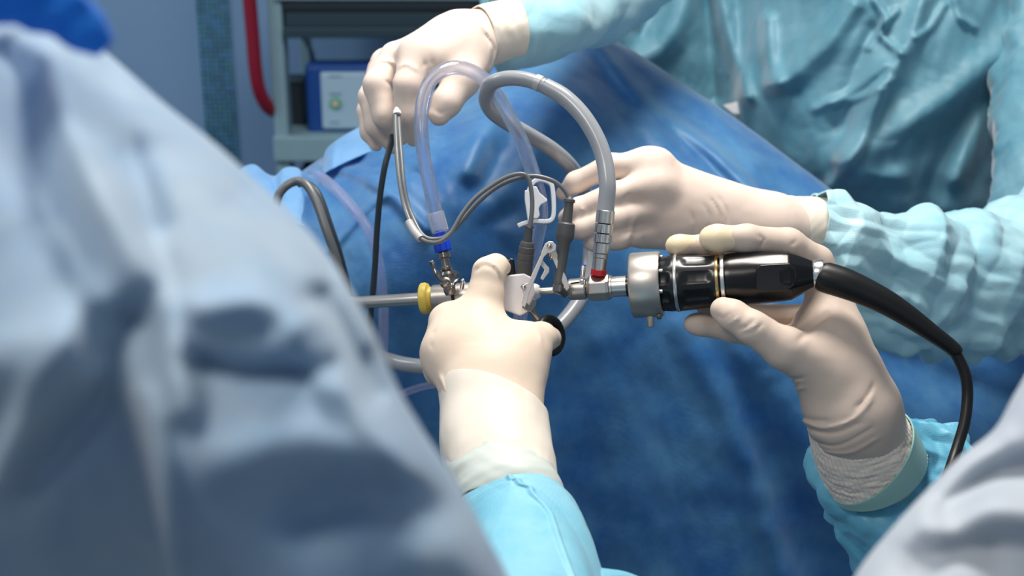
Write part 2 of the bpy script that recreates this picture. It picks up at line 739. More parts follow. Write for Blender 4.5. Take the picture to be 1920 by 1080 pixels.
M_glove = latex('latex_glove', (229, 210, 191))
M_glove3 = latex('latex_glove_pink_white', (230, 212, 200))
M_glove2 = latex('latex_glove_shade_toned', (214, 196, 182))  # same latex, darkened so the right palm's shade sits in the colour
M_cuff = latex('latex_cuff', (238, 227, 213), 0.5, 0.2)
M_cuff_rib = latex('knitted_cuff_under_latex', (236, 224, 212), 0.6, 0.1)
M_under = latex('gown_cuff_under_latex', (204, 212, 206), 0.5, 0.1)
M_under2 = latex('teal_cuff_under_latex', (150, 194, 190), 0.5, 0.1)
M_tip = latex('loose_latex_tip_lit_through', (238, 220, 188), 0.4, 0.2)  # yellow of light through loose latex, put into the base colour
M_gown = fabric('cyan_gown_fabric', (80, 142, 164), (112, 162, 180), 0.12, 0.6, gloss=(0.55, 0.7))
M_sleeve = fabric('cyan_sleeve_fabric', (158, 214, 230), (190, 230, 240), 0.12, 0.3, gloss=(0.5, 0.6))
M_sleeve1 = fabric('mid_cyan_sleeve_fabric', (116, 196, 224), (152, 214, 234), 0.14, 0.3, gloss=(0.5, 0.5))
M_sleeve2 = fabric('blue_cyan_sleeve_fabric', (88, 178, 214), (126, 204, 230), 0.14, 0.2, gloss=(0.45, 0.7))
M_pale = fabric('pale_blue_gown_fabric', (152, 184, 214), (188, 206, 220), 0.2, 0.4)
M_grey = fabric('overlit_gown_fabric', (190, 200, 212), (206, 214, 222), 0.2, 0.3)  # cyan gown with its overexposed grey put into the base colour
M_drape = fabric('blue_drape_fabric', (24, 98, 166), (74, 134, 180), 0.10, 0.9, mottle=15.0, bump=0.35, gloss=(0.5, 0.6))
M_fold = fabric('light_blue_drape_fabric', (120, 176, 226), (140, 190, 232), 0.35, 0.3)
M_cap = fabric('bright_blue_cap_fabric', (26, 122, 226), (44, 138, 236), 0.2, 0.2)
M_steel = simple('brushed_steel', (216, 213, 208), 0.32, 1.0, bump=(1400, 0.05, 0.0002))
M_steel_dull = simple('satin_steel', (202, 197, 190), 0.38, 1.0, bump=(1600, 0.06, 0.0002))
M_chrome = simple('polished_steel', (222, 219, 215), 0.24, 1.0)
M_darksteel = simple('dark_steel', (150, 144, 138), 0.26, 1.0)
M_gold = simple('gold_tinted_steel', (214, 176, 120), 0.25, 1.0)
M_black = simple('black_anodised', (13, 14, 17), 0.28, 0.0, spec=0.6)
M_blackgloss = simple('black_gloss_plastic', (9, 10, 13), 0.26, 0.0, spec=0.45)
M_rubber = simple('black_rubber', (16, 17, 19), 0.42, spec=0.4)
M_greyrub = simple('grey_rubber', (84, 84, 86), 0.48, spec=0.4, bump=(700, 0.15, 0.0003))
M_greycab = simple('grey_cable_jacket', (104, 108, 112), 0.32, spec=0.5)
M_darkcab = simple('dark_grey_cable_jacket', (52, 62, 70), 0.4, spec=0.4)
M_light = simple('grey_silicone_jacket', (156, 160, 166), 0.22, spec=0.55)
M_lightsl = simple('pale_grey_sleeve', (180, 180, 182), 0.35)
M_yellow = simple('yellow_seal_rubber', (224, 200, 92), 0.4)
M_red = simple('red_plastic', (196, 30, 36), 0.35)
M_blue = simple('royal_blue_plastic', (20, 70, 205), 0.3)
M_white = simple('white_plastic', (232, 230, 232), 0.35)
M_satin = simple('satin_plate_steel', (226, 222, 216), 0.5, 1.0)
M_clampw = simple('milky_white_plastic', (232, 236, 242), 0.3)
M_clear = clear('clear_vinyl_tube', (250, 251, 255))
M_clear2 = clear('clear_vinyl_cuff', (252, 252, 254), 0.08, 1.4, 0.5, 0.16)
M_clearv = clear('violet_tinted_vinyl_tube', (249, 249, 255), 0.06, 1.25, 0.6, 0.10)

# ------------------------------------------------------------------ room
M_wall = simple('painted_wall', (126, 160, 196), 0.6, bump=(30, 0.05, 0.002), vary=0.03)
M_floor = simple('vinyl_floor', (90, 110, 125), 0.4, bump=(40, 0.05, 0.001))
M_grout = simple('grout', (170, 216, 234), 0.8)
M_tiles = [simple('mosaic_tile_glass_%s' % n, c, 0.15, spec=0.6) for n, c in
           (('teal', (36, 104, 138)), ('petrol', (28, 86, 124)), ('green', (48, 118, 138)), ('blue', (54, 120, 170)))]

YW = 3.10


def structure(o, name=None):
    o['kind'] = 'structure'
    return o


structure(box('wall_back', (-3.0, YW, 0), (3.0, YW + 0.12, 2.8), M_wall, bevel=None))
structure(box('floor', (-3.0, -1.2, -0.05), (3.0, YW + 0.12, 0.0), M_floor, bevel=None))

# mosaic strip on the wall, every visible tile a piece
tl, tr_ = wall_pt(378, 150, YW), wall_pt(440, 150, YW)
sx0, sx1 = tl[0], tr_[0]
strip = structure(box('trim_1', (sx0, YW - 0.004, 0), (sx1, YW, 2.8), M_grout, bevel=None))
ztop, zbot = wall_pt(400, -12, YW)[2], wall_pt(410, 330, YW)[2]
ncol = 7
pitch = (sx1 - sx0) / ncol
nrow = int((ztop - zbot) / pitch)
rng = random.Random(4)
tile_me = {}
for r in range(nrow):
    for c in range(ncol):
        mi = rng.randrange(4)
        g = 0.0013
        lo = (sx0 + c * pitch + g, YW - 0.0075, zbot + r * pitch + g)
        hi = (sx0 + (c + 1) * pitch - g, YW - 0.003, zbot + (r + 1) * pitch - g)
        if mi not in tile_me:
            o = box('tile', lo, hi, M_tiles[mi], strip, bevel=None)
            o.data.transform(__import__('mathutils').Matrix.Translation(Vector(ORG[strip.name]) - Vector(lo)))
            tile_me[mi] = o.data
        else:
            o = bpy.data.objects.new('tile', tile_me[mi])
            COL.objects.link(o)
            o.parent = strip
        o.location = Vector(lo) - Vector(ORG[strip.name])

# ------------------------------------------------------------------ equipment trolley by the wall
YT = 2.55
M_trol = simple('trolley_grey_enamel', (128, 160, 172), 0.4)
M_troldark = simple('trolley_dark_fascia', (34, 58, 70), 0.5)
M_trolblack = simple('dark_equipment_case', (22, 36, 46), 0.5)
M_hand = simple('dark_red_grip', (128, 8, 40), 0.45)
M_navy = simple('navy_blue_case', (10, 66, 138), 0.45)
M_panel = simple('pale_front_panel', (160, 190, 210), 0.4, vary=0.02)
M_print = simple('grey_print', (126, 150, 168), 0.5)
M_green = simple('green_button_ring', (60, 170, 120), 0.4)
M_pink = simple('pinkish_button', (205, 180, 172), 0.4)


def wrect(x0, y0, x1, y1, yw):
    """x range and z range of an image rectangle on the plane y = yw"""
    a, b = wall_pt(x0, (y0 + y1) / 2, yw), wall_pt(x1, (y0 + y1) / 2, yw)
    c, e = wall_pt((x0 + x1) / 2, y0, yw), wall_pt((x0 + x1) / 2, y1, yw)
    return a[0], b[0], e[2], c[2]


def wbox(name, x0, y0, x1, y1, yw, depth, mat, parent, bevel=0.003, label=None):
    a, b, z0, z1 = wrect(x0, y0, x1, y1, yw)
    return box(name, (a, yw, z0), (b, yw + depth, z1), mat, parent, bevel, label)


ux0, ux1, _, _ = wrect(503, 0, 530, 100, YT)
_, rx1, _, _ = wrect(500, 0, 905, 100, YT)
trolley = thing('equipment_trolley', 'grey steel equipment trolley with shelves and dark red side handle by the wall', 'trolley',
                ((ux0 + rx1) / 2, YT + 0.2, 0.0))
box('upright', (ux0, YT, 0.02), (ux1, YT + 0.05, 1.95), M_trol, trolley)
box('upright', (rx1, YT, 0.02), (rx1 + 0.03, YT + 0.05, 1.95), M_trol, trolley)
box('upright', (ux0, YT + 0.36, 0.02), (ux0 + 0.02, YT + 0.40, 1.95), M_trol, trolley)
box('upright', (rx1, YT + 0.36, 0.02), (rx1 + 0.03, YT + 0.40, 1.95), M_trol, trolley)
wbox('shelf', 512, 257, 905, 304, YT - 0.01, 0.42, M_trol, trolley, 0.004)
wbox('shelf', 530, 52, 905, 72, YT - 0.012, 0.42, M_troldark, trolley, 0.003, 'dark edged upper shelf')
wbox('shelf', 512, -60, 905, 2, YT - 0.01, 0.42, M_trol, trolley, 0.004)
box('base', (ux0, YT - 0.02, 0.03), (rx1 + 0.03, YT + 0.42, 0.12), M_trol, trolley)


def wtube(name, pts, r, mat, parent, n=40, label=None):
    """tube through image points on planes y: (x, y, plane_y), r metres"""
    w = np.array([wall_pt(*p) for p in pts])
    w = catmull(w, n)
    v, f = tube_mesh(w, np.full(n, r), 14)
    return mk(name, v, f, mat, parent, world=True, sharp=1.0, label=label)


wtube('handle', [(462, -70, YT - 0.02), (468, 0, YT - 0.02), (474, 70, YT - 0.02), (479, 130, YT - 0.02), (487, 172, YT - 0.015),
                 (502, 200, YT), (514, 208, YT + 0.02)], 0.0125, M_hand, trolley, label='dark red bent side handle')

unit = thing('video_processor', 'dark teal boxed equipment unit on the upper trolley shelf', 'equipment', tuple(wall_pt(700, 52, YT + 0.15)))
wbox('case', 534, 22, 890, 51, YT + 0.0, 0.30, M_troldark, unit)
wbox('top_cover', 530, 4, 893, 22, YT - 0.004, 0.31, M_trolblack, unit, label='near black top cover')

pump = thing('irrigation_pump', 'navy blue control unit with pale front panel and green ringed button', 'equipment',
             tuple(wall_pt(660, 256, YT + 0.1)))
wbox('case', 573, 119, 770, 255, YT + 0.03, 0.045, M_navy, pump, 0.012)
fp = wbox('front_panel', 602, 136, 752, 243, YT + 0.024, 0.012, M_panel, pump, 0.005, 'pale grey blue front panel')


def wdisc(name, px, py, yw, r0, r1, dep, mat, parent):
    """washer (r0 inner, r1 outer, metres) lying against the plane y = yw"""
    c = wall_pt(px, py, yw)
    n = 36
    v = []
    for (r, yy) in ((r0, 0), (r1, 0), (r1, -dep), (r0, -dep)):
        for k in range(n):
            a = 2 * math.pi * k / n
            v.append((c[0] + r * math.cos(a), yw + yy, c[2] + r * math.sin(a)))
    f = []
    for i in range(4):
        for k in range(n):
            j = (i + 1) % 4
            f.append((i * n + k, i * n + (k + 1) % n, j * n + (k + 1) % n, j * n + k))
    return mk(name, v, f, mat, parent, world=True, smooth=False)


wdisc('button_ring', 629, 193, YT + 0.024, 0.0065, 0.0105, 0.004, M_green, fp)
wdisc('button', 629, 193, YT + 0.024, 0.0001, 0.0062, 0.005, M_pink, fp)
wbox('printed_line', 618, 174, 640, 179, YT + 0.0232, 0.002, M_print, fp, None)
wbox('printed_line', 616, 141, 640, 145, YT + 0.0232, 0.002, M_print, fp, None)
wbox('printed_line', 618, 228, 636, 232, YT + 0.0232, 0.002, M_print, fp, None)

tag(wtube('power_cable', [(560, 60, YT + 0.30), (574, 78, YT + 0.26), (584, 100, YT + 0.2), (590, 125, YT + 0.16), (594, 150, YT + 0.16)], 0.0045, M_trolblack, None),
    'dark blue cable hanging behind the navy control unit', 'cable')
side = thing('power_supply', 'dark squat box on the trolley shelf beside the navy control unit', 'equipment', tuple(wall_pt(552, 256, YT + 0.1)))
wbox('case', 536, 156, 571, 256, YT + 0.08, 0.05, M_trolblack, side)
wbox('lid', 534, 150, 572, 157, YT + 0.075, 0.06, M_troldark, side)
low = thing('recorder', 'black case low on the trolley behind the folded blue drape', 'equipment', tuple(wall_pt(700, 420, YT + 0.1)))
wbox('case', 566, 316, 880, 420, YT + 0.02, 0.32, M_trolblack, low)
wbox('foot', 580, 420, 600, 426, YT + 0.05, 0.03, M_troldark, low)
wbox('foot', 840, 420, 860, 426, YT + 0.05, 0.03, M_troldark, low)
wbox('shelf', 512, 426, 905, 450, YT - 0.01, 0.42, M_trol, trolley, 0.004)

# ------------------------------------------------------------------ patient drape
rows = [
    # far side (falls away behind the crest), crest, then down the front
    [(480, 430, 1.45), (602, 370, 1.50), (714, 310, 1.54), (900, 200, 1.60), (1097, 140, 1.64), (1300, 245, 1.62), (1486, 375, 1.58), (1625, 480, 1.54), (1800, 670, 1.53), (2050, 790, 1.53)],
    [(500, 372, 1.40), (600, 300, 1.44), (710, 238, 1.47), (900, 122, 1.52), (1095, 60, 1.56), (1300, 170, 1.54), (1490, 305, 1.50), (1620, 410, 1.46), (1800, 600, 1.45), (2050, 720, 1.45)],
    [(500, 400, 1.34), (600, 335, 1.37), (715, 275, 1.38), (895, 180, 1.42), (1085, 125, 1.46), (1280, 240, 1.45), (1460, 370, 1.43), (1600, 480, 1.41), (1780, 640, 1.42), (2050, 760, 1.43)],
    [(500, 470, 1.29), (610, 420, 1.31), (730, 350, 1.30), (880, 280, 1.31), (1070, 240, 1.36), (1260, 340, 1.38), (1440, 460, 1.38), (1580, 560, 1.38), (1760, 700, 1.40), (2050, 820, 1.42)],
    [(500, 600, 1.28), (620, 560, 1.28), (740, 500, 1.27), (890, 440, 1.28), (1060, 430, 1.31), (1250, 500, 1.34), (1420, 600, 1.35), (1560, 690, 1.36), (1740, 800, 1.38), (2050, 900, 1.42)],
    [(500, 800, 1.30), (620, 770, 1.30), (750, 720, 1.30), (900, 680, 1.31), (1060, 680, 1.33), (1240, 720, 1.35), (1400, 780, 1.36), (1560, 850, 1.37), (1740, 920, 1.40), (2050, 980, 1.43)],
    [(500, 1200, 1.36), (620, 1200, 1.36), (750, 1200, 1.36), (900, 1200, 1.37), (1060, 1200, 1.38), (1240, 1200, 1.40), (1400, 1200, 1.41), (1560, 1200, 1.42), (1740, 1200, 1.45), (2050, 1200, 1.47)],
]
folds = [
    ([(1110, 70), (1200, 180), (1340, 290), (1450, 400), (1500, 440)], 16, 0.014),
    ([(1110, 100), (1170, 220), (1250, 330)], 26, -0.012),
    ([(1230, 200), (1330, 310), (1400, 380)], 22, -0.010),
    ([(1180, 110), (1320, 200), (1420, 310)], 16, 0.006),
    ([(610, 305), (680, 330), (740, 370), (800, 430)], 12, 0.010),
    ([(620, 300), (700, 280), (800, 262)], 12, 0.010),
    ([(620, 470), (690, 390), (720, 370)], 8, 0.006),
    ([(650, 300), (740, 320), (800, 330)], 14, -0.006),
    ([(920, 190), (900, 250), (880, 320)], 26, 0.012),
    ([(860, 210), (830, 280), (800, 340)], 24, -0.006),
    ([(985, 190), (960, 260), (900, 350)], 30, -0.014),
    ([(960, 480), (920, 430), (960, 400)], 26, -0.010),
    ([(1280, 610), (1380, 800), (1480, 1100)], 30, 0.012),
    ([(1300, 600), (1440, 850), (1540, 1100)], 46, -0.012),
    ([(1130, 640), (1180, 850), (1220, 1100)], 60, 0.008),
    ([(1090, 700), (1080, 900), (1100, 1100)], 50, -0.006),
    ([(1420, 680), (1560, 900), (1640, 1080)], 50, 0.010),
    ([(1640, 660), (1740, 700), (1900, 760)], 36, -0.014),
]
drape = sheet('surgical_drape', rows, M_drape, None, 210, 260, folds, crump=[(0.0022, 0.085, 21), (0.0009, 0.035, 8)], rough=(0.0006, 0.02, 4))
tag(drape, 'big blue surgical drape over the patient behind the gloved hands', 'drape')

# light blue folded drape edges at the left end of the patient
fe = [
    [(604, 318, 1.40), (612, 282, 1.42), (640, 258, 1.45), (672, 240, 1.46), (710, 220, 1.47)],
    [(606, 322, 1.37), (622, 290, 1.385), (655, 272, 1.40), (690, 262, 1.42), (720, 250, 1.44)],
    [(606, 326, 1.35), (640, 308, 1.355), (680, 290, 1.365), (716, 276, 1.375), (740, 266, 1.385)],
]
tag(sheet('drape_flap', fe, M_fold, None, 40, 60, folds=[([(630, 262), (624, 320)], 7, 0.006)], crump=[(0.0008, 0.03, 3)]),
    'light blue folded drape flap below the fingers of the upper glove', 'drape')
fe = [
    [(430, 352, 1.37), (452, 318, 1.40), (476, 309, 1.41), (500, 326, 1.405), (516, 330, 1.40), (535, 315, 1.41), (560, 317, 1.41), (574, 342, 1.40)],
    [(440, 372, 1.34), (460, 340, 1.37), (480, 332, 1.375), (502, 342, 1.365), (516, 348, 1.36), (535, 340, 1.37), (556, 342, 1.37), (576, 358, 1.37)],
    [(446, 400, 1.32), (466, 372, 1.34), (484, 366, 1.345), (506, 374, 1.34), (520, 378, 1.335), (538, 372, 1.34), (556, 374, 1.34), (578, 380, 1.34)],
    [(452, 440, 1.31), (480, 430, 1.31), (500, 426, 1.31), (515, 424, 1.31), (530, 422, 1.31), (545, 422, 1.31), (560, 424, 1.31), (582, 430, 1.31)],
]
tag(sheet('drape_flap', fe, M_fold, None, 50, 80, folds=[([(516, 330), (520, 400)], 7, -0.006), ([(530, 318), (528, 372)], 5, 0.004)], crump=[(0.0008, 0.025, 9)]),
    'bunched light blue drape edge with two humps beside the cable loop', 'drape')

# ------------------------------------------------------------------ person at the back (two gloved hands)
p3 = thing('person', 'person in cyan surgical gown behind the patient holding cables with both gloved hands', 'person', tuple(Wp(1500, 250, 1.75)))
rows = [
    [(900, -90, 1.72), (1050, -90, 1.70), (1160, -90, 1.72), (1260, -90, 1.74), (1370, -90, 1.72), (1480, -90, 1.62), (1620, -90, 1.55), (1760, -90, 1.53), (1900, -90, 1.56), (2060, -90, 1.68)],
    [(900, 0, 1.72), (1050, 0, 1.70), (1160, 0, 1.72), (1270, 0, 1.74), (1380, 0, 1.72), (1470, 0, 1.63), (1620, 0, 1.55), (1760, 0, 1.53), (1900, 0, 1.56), (2060, 0, 1.68)],
    [(900, 110, 1.73), (1050, 110, 1.71), (1160, 110, 1.73), (1270, 110, 1.75), (1370, 110, 1.73), (1430, 110, 1.65), (1580, 110, 1.555), (1740, 110, 1.53), (1890, 110, 1.56), (2060, 110, 1.68)],
    [(900, 220, 1.75), (1050, 220, 1.73), (1160, 220, 1.75), (1270, 220, 1.77), (1360, 220, 1.75), (1410, 220, 1.67), (1560, 220, 1.57), (1720, 220, 1.54), (1870, 220, 1.57), (2060, 220, 1.68)],
    [(900, 330, 1.78), (1050, 330, 1.76), (1180, 330, 1.78), (1290, 330, 1.79), (1390, 330, 1.77), (1450, 330, 1.68), (1580, 330, 1.58), (1720, 330, 1.555), (1860, 330, 1.58), (2060, 330, 1.70)],
    [(900, 430, 1.84), (1050, 430, 1.83), (1200, 430, 1.83), (1330, 430, 1.83), (1460, 430, 1.80), (1540, 430, 1.72), (1640, 430, 1.625), (1740, 430, 1.60), (1860, 430, 1.62), (2060, 430, 1.76)],
    [(900, 520, 1.9), (1050, 520, 1.9), (1200, 520, 1.9), (1330, 520, 1.9), (1460, 520, 1.88), (1560, 520, 1.84), (1640, 520, 1.8), (1740, 520, 1.78), (1860, 520, 1.8), (2060, 520, 1.86)],
]
folds = [
    ([(1600, 10), (1540, 90), (1470, 150), (1450, 158)], 22, 0.020),
    ([(1640, 60), (1600, 140), (1580, 230)], 20, -0.014),
    ([(1730, 0), (1700, 90), (1640, 190), (1580, 300)], 18, 0.016),
    ([(1680, 20), (1650, 60), (1690, 100)], 7, 0.007),
    ([(1640, 0), (1660, 40), (1630, 90)], 7, 0.007),
    ([(1790, 0), (1800, 30), (1825, 50)], 7, 0.008),
    ([(1770, 10), (1745, 50), (1720, 70)], 6, 0.008),
    ([(1660, 120), (1600, 170), (1530, 205)], 8, 0.008),
    ([(1670, 150), (1620, 180), (1560, 195)], 7, 0.006),
    ([(1910, 70), (1790, 180), (1690, 240), (1600, 300)], 34, 0.022),
    ([(1890, 130), (1830, 230), (1790, 330)], 26, 0.014),
    ([(1870, 150), (1790, 260), (1740, 380)], 24, -0.016),
    ([(1680, 330), (1600, 340), (1550, 360)], 22, 0.010),
    ([(1650, 170), (1620, 260), (1560, 350)], 12, 0.012),
    ([(1440, 40), (1445, 110), (1460, 155)], 14, 0.014),
    ([(1290, -20), (1250, 80), (1170, 130)], 26, 0.022),
    ([(1350, -20), (1370, 80), (1400, 180)], 16, 0.020),
    ([(1320, -20), (1330, 60), (1340, 180)], 18, -0.014),
    ([(1180, -20), (1170, 60), (1140, 90)], 26, 0.018),
    ([(1230, 0), (1200, 60)], 18, -0.014),
]
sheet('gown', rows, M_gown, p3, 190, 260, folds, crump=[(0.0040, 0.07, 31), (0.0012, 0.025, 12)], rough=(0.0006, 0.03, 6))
prism('waist_tag', [(1355, 197), (1386, 190), (1390, 214), (1374, 212)], 1.70, 0.001, M_white, p3, None, label='small white tag on the gown')

# near sleeve of that person: upper arm in darker cloth standing in for shade
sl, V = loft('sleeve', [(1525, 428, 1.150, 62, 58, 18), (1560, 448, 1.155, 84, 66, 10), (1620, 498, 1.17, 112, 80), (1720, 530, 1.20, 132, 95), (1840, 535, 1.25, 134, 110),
                        (1940, 500, 1.31, 134, 115), (2040, 440, 1.38, 128, 110)],
             M_sleeve, p3, 260, 200, crump=[(0.0080, 0.038, 41, [(0, 1), (.4, 1), (.7, .8), (1, .8)], 1.0, 3), (0.0024, 0.014, 5, [(0, 1.4), (0.3, 1.0), (1, 0.8)], 0.9, 2)], label='cyan sleeve of the arm nearest the camera')
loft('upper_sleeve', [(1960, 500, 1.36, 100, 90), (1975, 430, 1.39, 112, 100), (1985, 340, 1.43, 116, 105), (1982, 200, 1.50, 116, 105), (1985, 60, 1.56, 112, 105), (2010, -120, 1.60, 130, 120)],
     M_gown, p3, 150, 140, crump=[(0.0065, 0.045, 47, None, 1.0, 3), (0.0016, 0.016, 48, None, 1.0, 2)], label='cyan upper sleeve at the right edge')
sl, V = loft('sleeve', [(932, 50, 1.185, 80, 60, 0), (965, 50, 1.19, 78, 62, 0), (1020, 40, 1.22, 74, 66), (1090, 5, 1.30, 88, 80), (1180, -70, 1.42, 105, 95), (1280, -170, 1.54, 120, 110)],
             M_sleeve, p3, 180, 160, crump=[(0.0044, 0.05, 44, None, 0.8, 3), (0.0010, 0.018, 15, None, 0.8, 2)], label='cyan sleeve of the arm at the top')

# middle glove (left hand of the person at the back, seen from its back)
ch = [
    (20, [(1432, 420, 1.150, 52), (1220, 318, 1.125, 30)]),
    (30, [(1440, 425, 1.150, 54), (1224, 352, 1.118, 31)]),
    (30, [(1440, 430, 1.150, 52), (1214, 396, 1.118, 30)]),
    (30, [(1440, 432, 1.150, 50), (1205, 438, 1.122, 28)]),
    (24, [(1540, 432, 1.160, 52), (1430, 424, 1.150, 55)]),
    (20, [(1400, 430, 1.165, 40), (1300, 440, 1.185, 30), (1230, 420, 1.205, 24), (1180, 390, 1.21, 19)]),
    (16, [(1218, 310, 1.120, 27), (1145, 312, 1.120, 24), (1080, 342, 1.128, 20), (1056, 362, 1.138, 15)]),
    (10, [(1220, 348, 1.114, 26), (1150, 366, 1.108, 24.5), (1085, 392, 1.115, 21), (1062, 408, 1.125, 16)]),
    (10, [(1212, 394, 1.114, 25), (1150, 410, 1.106, 24), (1092, 428, 1.112, 20.5), (1070, 432, 1.120, 16)]),
    (10, [(1204, 438, 1.118, 24), (1160, 447, 1.110, 21), (1120, 455, 1.116, 17.5), (1106, 456, 1.122, 14)]),
    (34, [(1236, 304, 1.120, 22), (1214, 304, 1.120, 22)]),
    (34, [(1236, 346, 1.112, 22), (1218, 347, 1.112, 22)]),
]
cr = [
    ([(1330, 368), (1348, 400), (1350, 432)], 3.2, 2.4), ([(1345, 365), (1362, 395), (1364, 425)], 3.2, 2.2), ([(1318, 380), (1330, 405), (1328, 440)], 3, 2),
    ([(1295, 395), (1303, 425), (1300, 455)], 3, 2), ([(1190, 405), (1185, 430), (1175, 455)], 4, -3.5), ([(1180, 440), (1186, 455), (1180, 470)], 3, 3),
    ([(1205, 440), (1210, 455), (1215, 466)], 3, 3), ([(1088, 385), (1093, 395), (1100, 398)], 2.5, -3), ([(1240, 440), (1238, 455)], 3, 3),
    ([(1188, 360), (1172, 372), (1160, 380)], 4, 3), ([(1152, 440), (1150, 452), (1156, 466)], 3, -2.5),
]
blend_body('gloved_hand', ch, M_glove3, p3, 0.0013, cr, 'cream glove seen from the back of the hand with fingers spread apart', rough=(0.0003, 0.02, 2))
cf, V = loft('glove_cuff', [(1478, 426, 1.156, 57, 55, 8), (1500, 428, 1.158, 58, 56, 8), (1530, 430, 1.16, 60, 57, 10), (1560, 434, 1.165, 60, 57, 10)], M_cuff, p3, 40, 90,
             crump=[(0.0007, 0.015, 3)], label='pale rolled cuff of the spread glove')
ring_tube('cuff_hem', V[0], 0.0007, M_cuff, cf)

# upper glove, gathering the cables
ch = [
    (20, [(930, 62, 1.175, 50), (850, 80, 1.15, 50)]),
    (30, [(870, 85, 1.155, 50), (782, 106, 1.125, 38)]),
    (30, [(860, 78, 1.155, 46), (745, 112, 1.145, 33)]),
    (26, [(860, 70, 1.165, 42), (725, 118, 1.17, 28)]),
    (26, [(880, 100, 1.15, 45), (800, 112, 1.122, 36)]),
    (12, [(786, 102, 1.120, 36), (764, 160, 1.108, 27), (764, 212, 1.112, 24), (775, 262, 1.130, 13)]),
    (8, [(742, 112, 1.145, 32), (708, 160, 1.130, 27), (722, 216, 1.128, 24), (752, 258, 1.145, 15)]),
    (8, [(722, 120, 1.17, 28), (694, 182, 1.155, 22), (706, 236, 1.148, 21), (738, 274, 1.155, 15)]),
    (7, [(712, 130, 1.19, 24), (688, 208, 1.178, 18), (692, 248, 1.172, 16), (706, 272, 1.170, 12)]),
    (22, [(880, 118, 1.145, 38), (866, 150, 1.125, 33), (838, 192, 1.115, 27), (824, 216, 1.113, 20)]),
]
cr = [
    ([(700, 125), (716, 112), (738, 118), (742, 128)], 3, -3.5), ([(745, 128), (762, 120), (786, 134)], 3, -3), ([(720, 150), (733, 160), (737, 172)], 2.5, 4),
    ([(792, 130), (796, 120), (794, 110)], 3.5, 4), ([(812, 125), (808, 110)], 4, 4), ([(905, 60), (925, 90), (918, 130)], 3, 3.5), ([(895, 40), (918, 66), (922, 100)], 3, -3),
    ([(812, 205), (826, 212), (838, 208)], 3, 2.5),
]
blend_body('gloved_hand', ch, M_glove3, p3, 0.0013, cr, 'cream glove with curled fingers gathering the thin cables', rough=(0.0003, 0.02, 7))
cf, V = loft('glove_cuff', [(902, 68, 1.165, 55, 54, -4), (930, 62, 1.172, 57, 56, -4), (962, 56, 1.18, 58, 57, -4)], M_cuff, p3, 40, 90, crump=[(0.0006, 0.015, 4)],
             label='wide pale cuff of the upper glove')
ring_tube('cuff_hem', V[-1], 0.0008, M_cuff, cf)
ring_tube('cuff_hem', V[0], 0.0006, M_cuff, cf)

# ------------------------------------------------------------------ person on the left (near shoulder and the hand on the instrument)
p1 = thing('person', 'person at the left in pale blue gown gripping the instrument handle with one glove', 'person', tuple(Wp(300, 900, 0.60)))
edge = [(60, -20, .60), (120, 40, .60), (205, 108, .60), (300, 192, .60), (400, 272, .595), (480, 345, .59), (560, 420, .585), (625, 500, .58), (690, 610, .575), (738, 720, .57), (790, 810, .565), (850, 900, .56), (905, 1000, .555), (950, 1085, .55), (1010, 1230, .55)]
rows = []
for ex, ey, _ in edge:
    d = float(np.interp(ey, [-20, 250, 500, 750, 1000, 1230], [.455, .405, .38, .375, .385, .42]))
    dl = float(np.interp(ey, [-20, 250, 500, 800, 1230], [.455, .395, .36, .385, .45]))
    rows.append([(ex - 420, ey + 150, d + .19), (ex - 190, ey + 80, d + .18), (ex - 52, ey + 26, d + .125), (ex - 10, ey + 3, d + .07), (ex - 3, ey + 3, d + .035), (ex - 60, ey + 34, d - .002), (ex - 170, ey + 80, d - .022), (ex - 330, ey + 130, d - .030),
                 (ex - 540, ey + 170, dl - .020), (ex - 800, ey + 190, dl - .005), (ex - 1150, ey + 200, dl + .02)])
rows.insert(0, [(r[0] * .3 - 200, -160 + 0 * r[1], .50 + (r[2] - .42) * .3) for r in rows[0]])
folds = [
    ([(95, 110), (140, 260), (220, 430), (310, 600), (345, 760)], 34, 0.010),
    ([(60, 140), (70, 300), (150, 500), (180, 640)], 40, -0.012),
    ([(200, 140), (250, 280), (300, 420)], 30, -0.005),
    ([(240, 300), (300, 500), (280, 560)], 40, -0.006),
    ([(270, 620), (230, 760), (270, 1080)], 60, -0.016),
    ([(275, 740), (310, 880), (330, 1080)], 22, 0.010),
    ([(160, 560), (90, 700), (0, 900)], 36, 0.010),
    ([(230, 600), (180, 760), (60, 900)], 30, -0.008),
    ([(380, 580), (480, 570), (560, 610)], 28, 0.009),
    ([(370, 680), (480, 700), (610, 690)], 26, -0.010),
    ([(540, 640), (640, 740), (760, 880)], 30, 0.008),
    ([(600, 560), (660, 650), (700, 740)], 26, -0.010),
    ([(640, 520), (690, 640)], 18, 0.008),
    ([(420, 860), (560, 830), (720, 860)], 60, 0.008),
    ([(10, 120), (30, 280), (70, 420)], 46, -0.012),
    ([(140, 760), (190, 1080)], 80, -0.014),
    ([(560, 960), (700, 930), (800, 960)], 50, -0.010),
    ([(450, 380), (520, 470), (560, 560)], 40, -0.004),
]
sheet('gown', rows, M_pale, p1, 190, 200, folds, crump=[(0.0014, 0.07, 51)], rough=(0.0008, 0.04, 6))
loft('surgical_cap', [(-330, -130, .39, 170, 170), (-160, -90, .388, 140, 150), (0, -50, .385, 110, 110), (90, 0, .385, 72, 72), (155, 48, .387, 46, 46), (200, 88, .39, 20, 24)],
     M_cap, p1, 70, 90, crump=[(0.0020, 0.03, 61), (0.0010, 0.012, 62)], caps=True, label='bright blue cap edge over the shoulder')
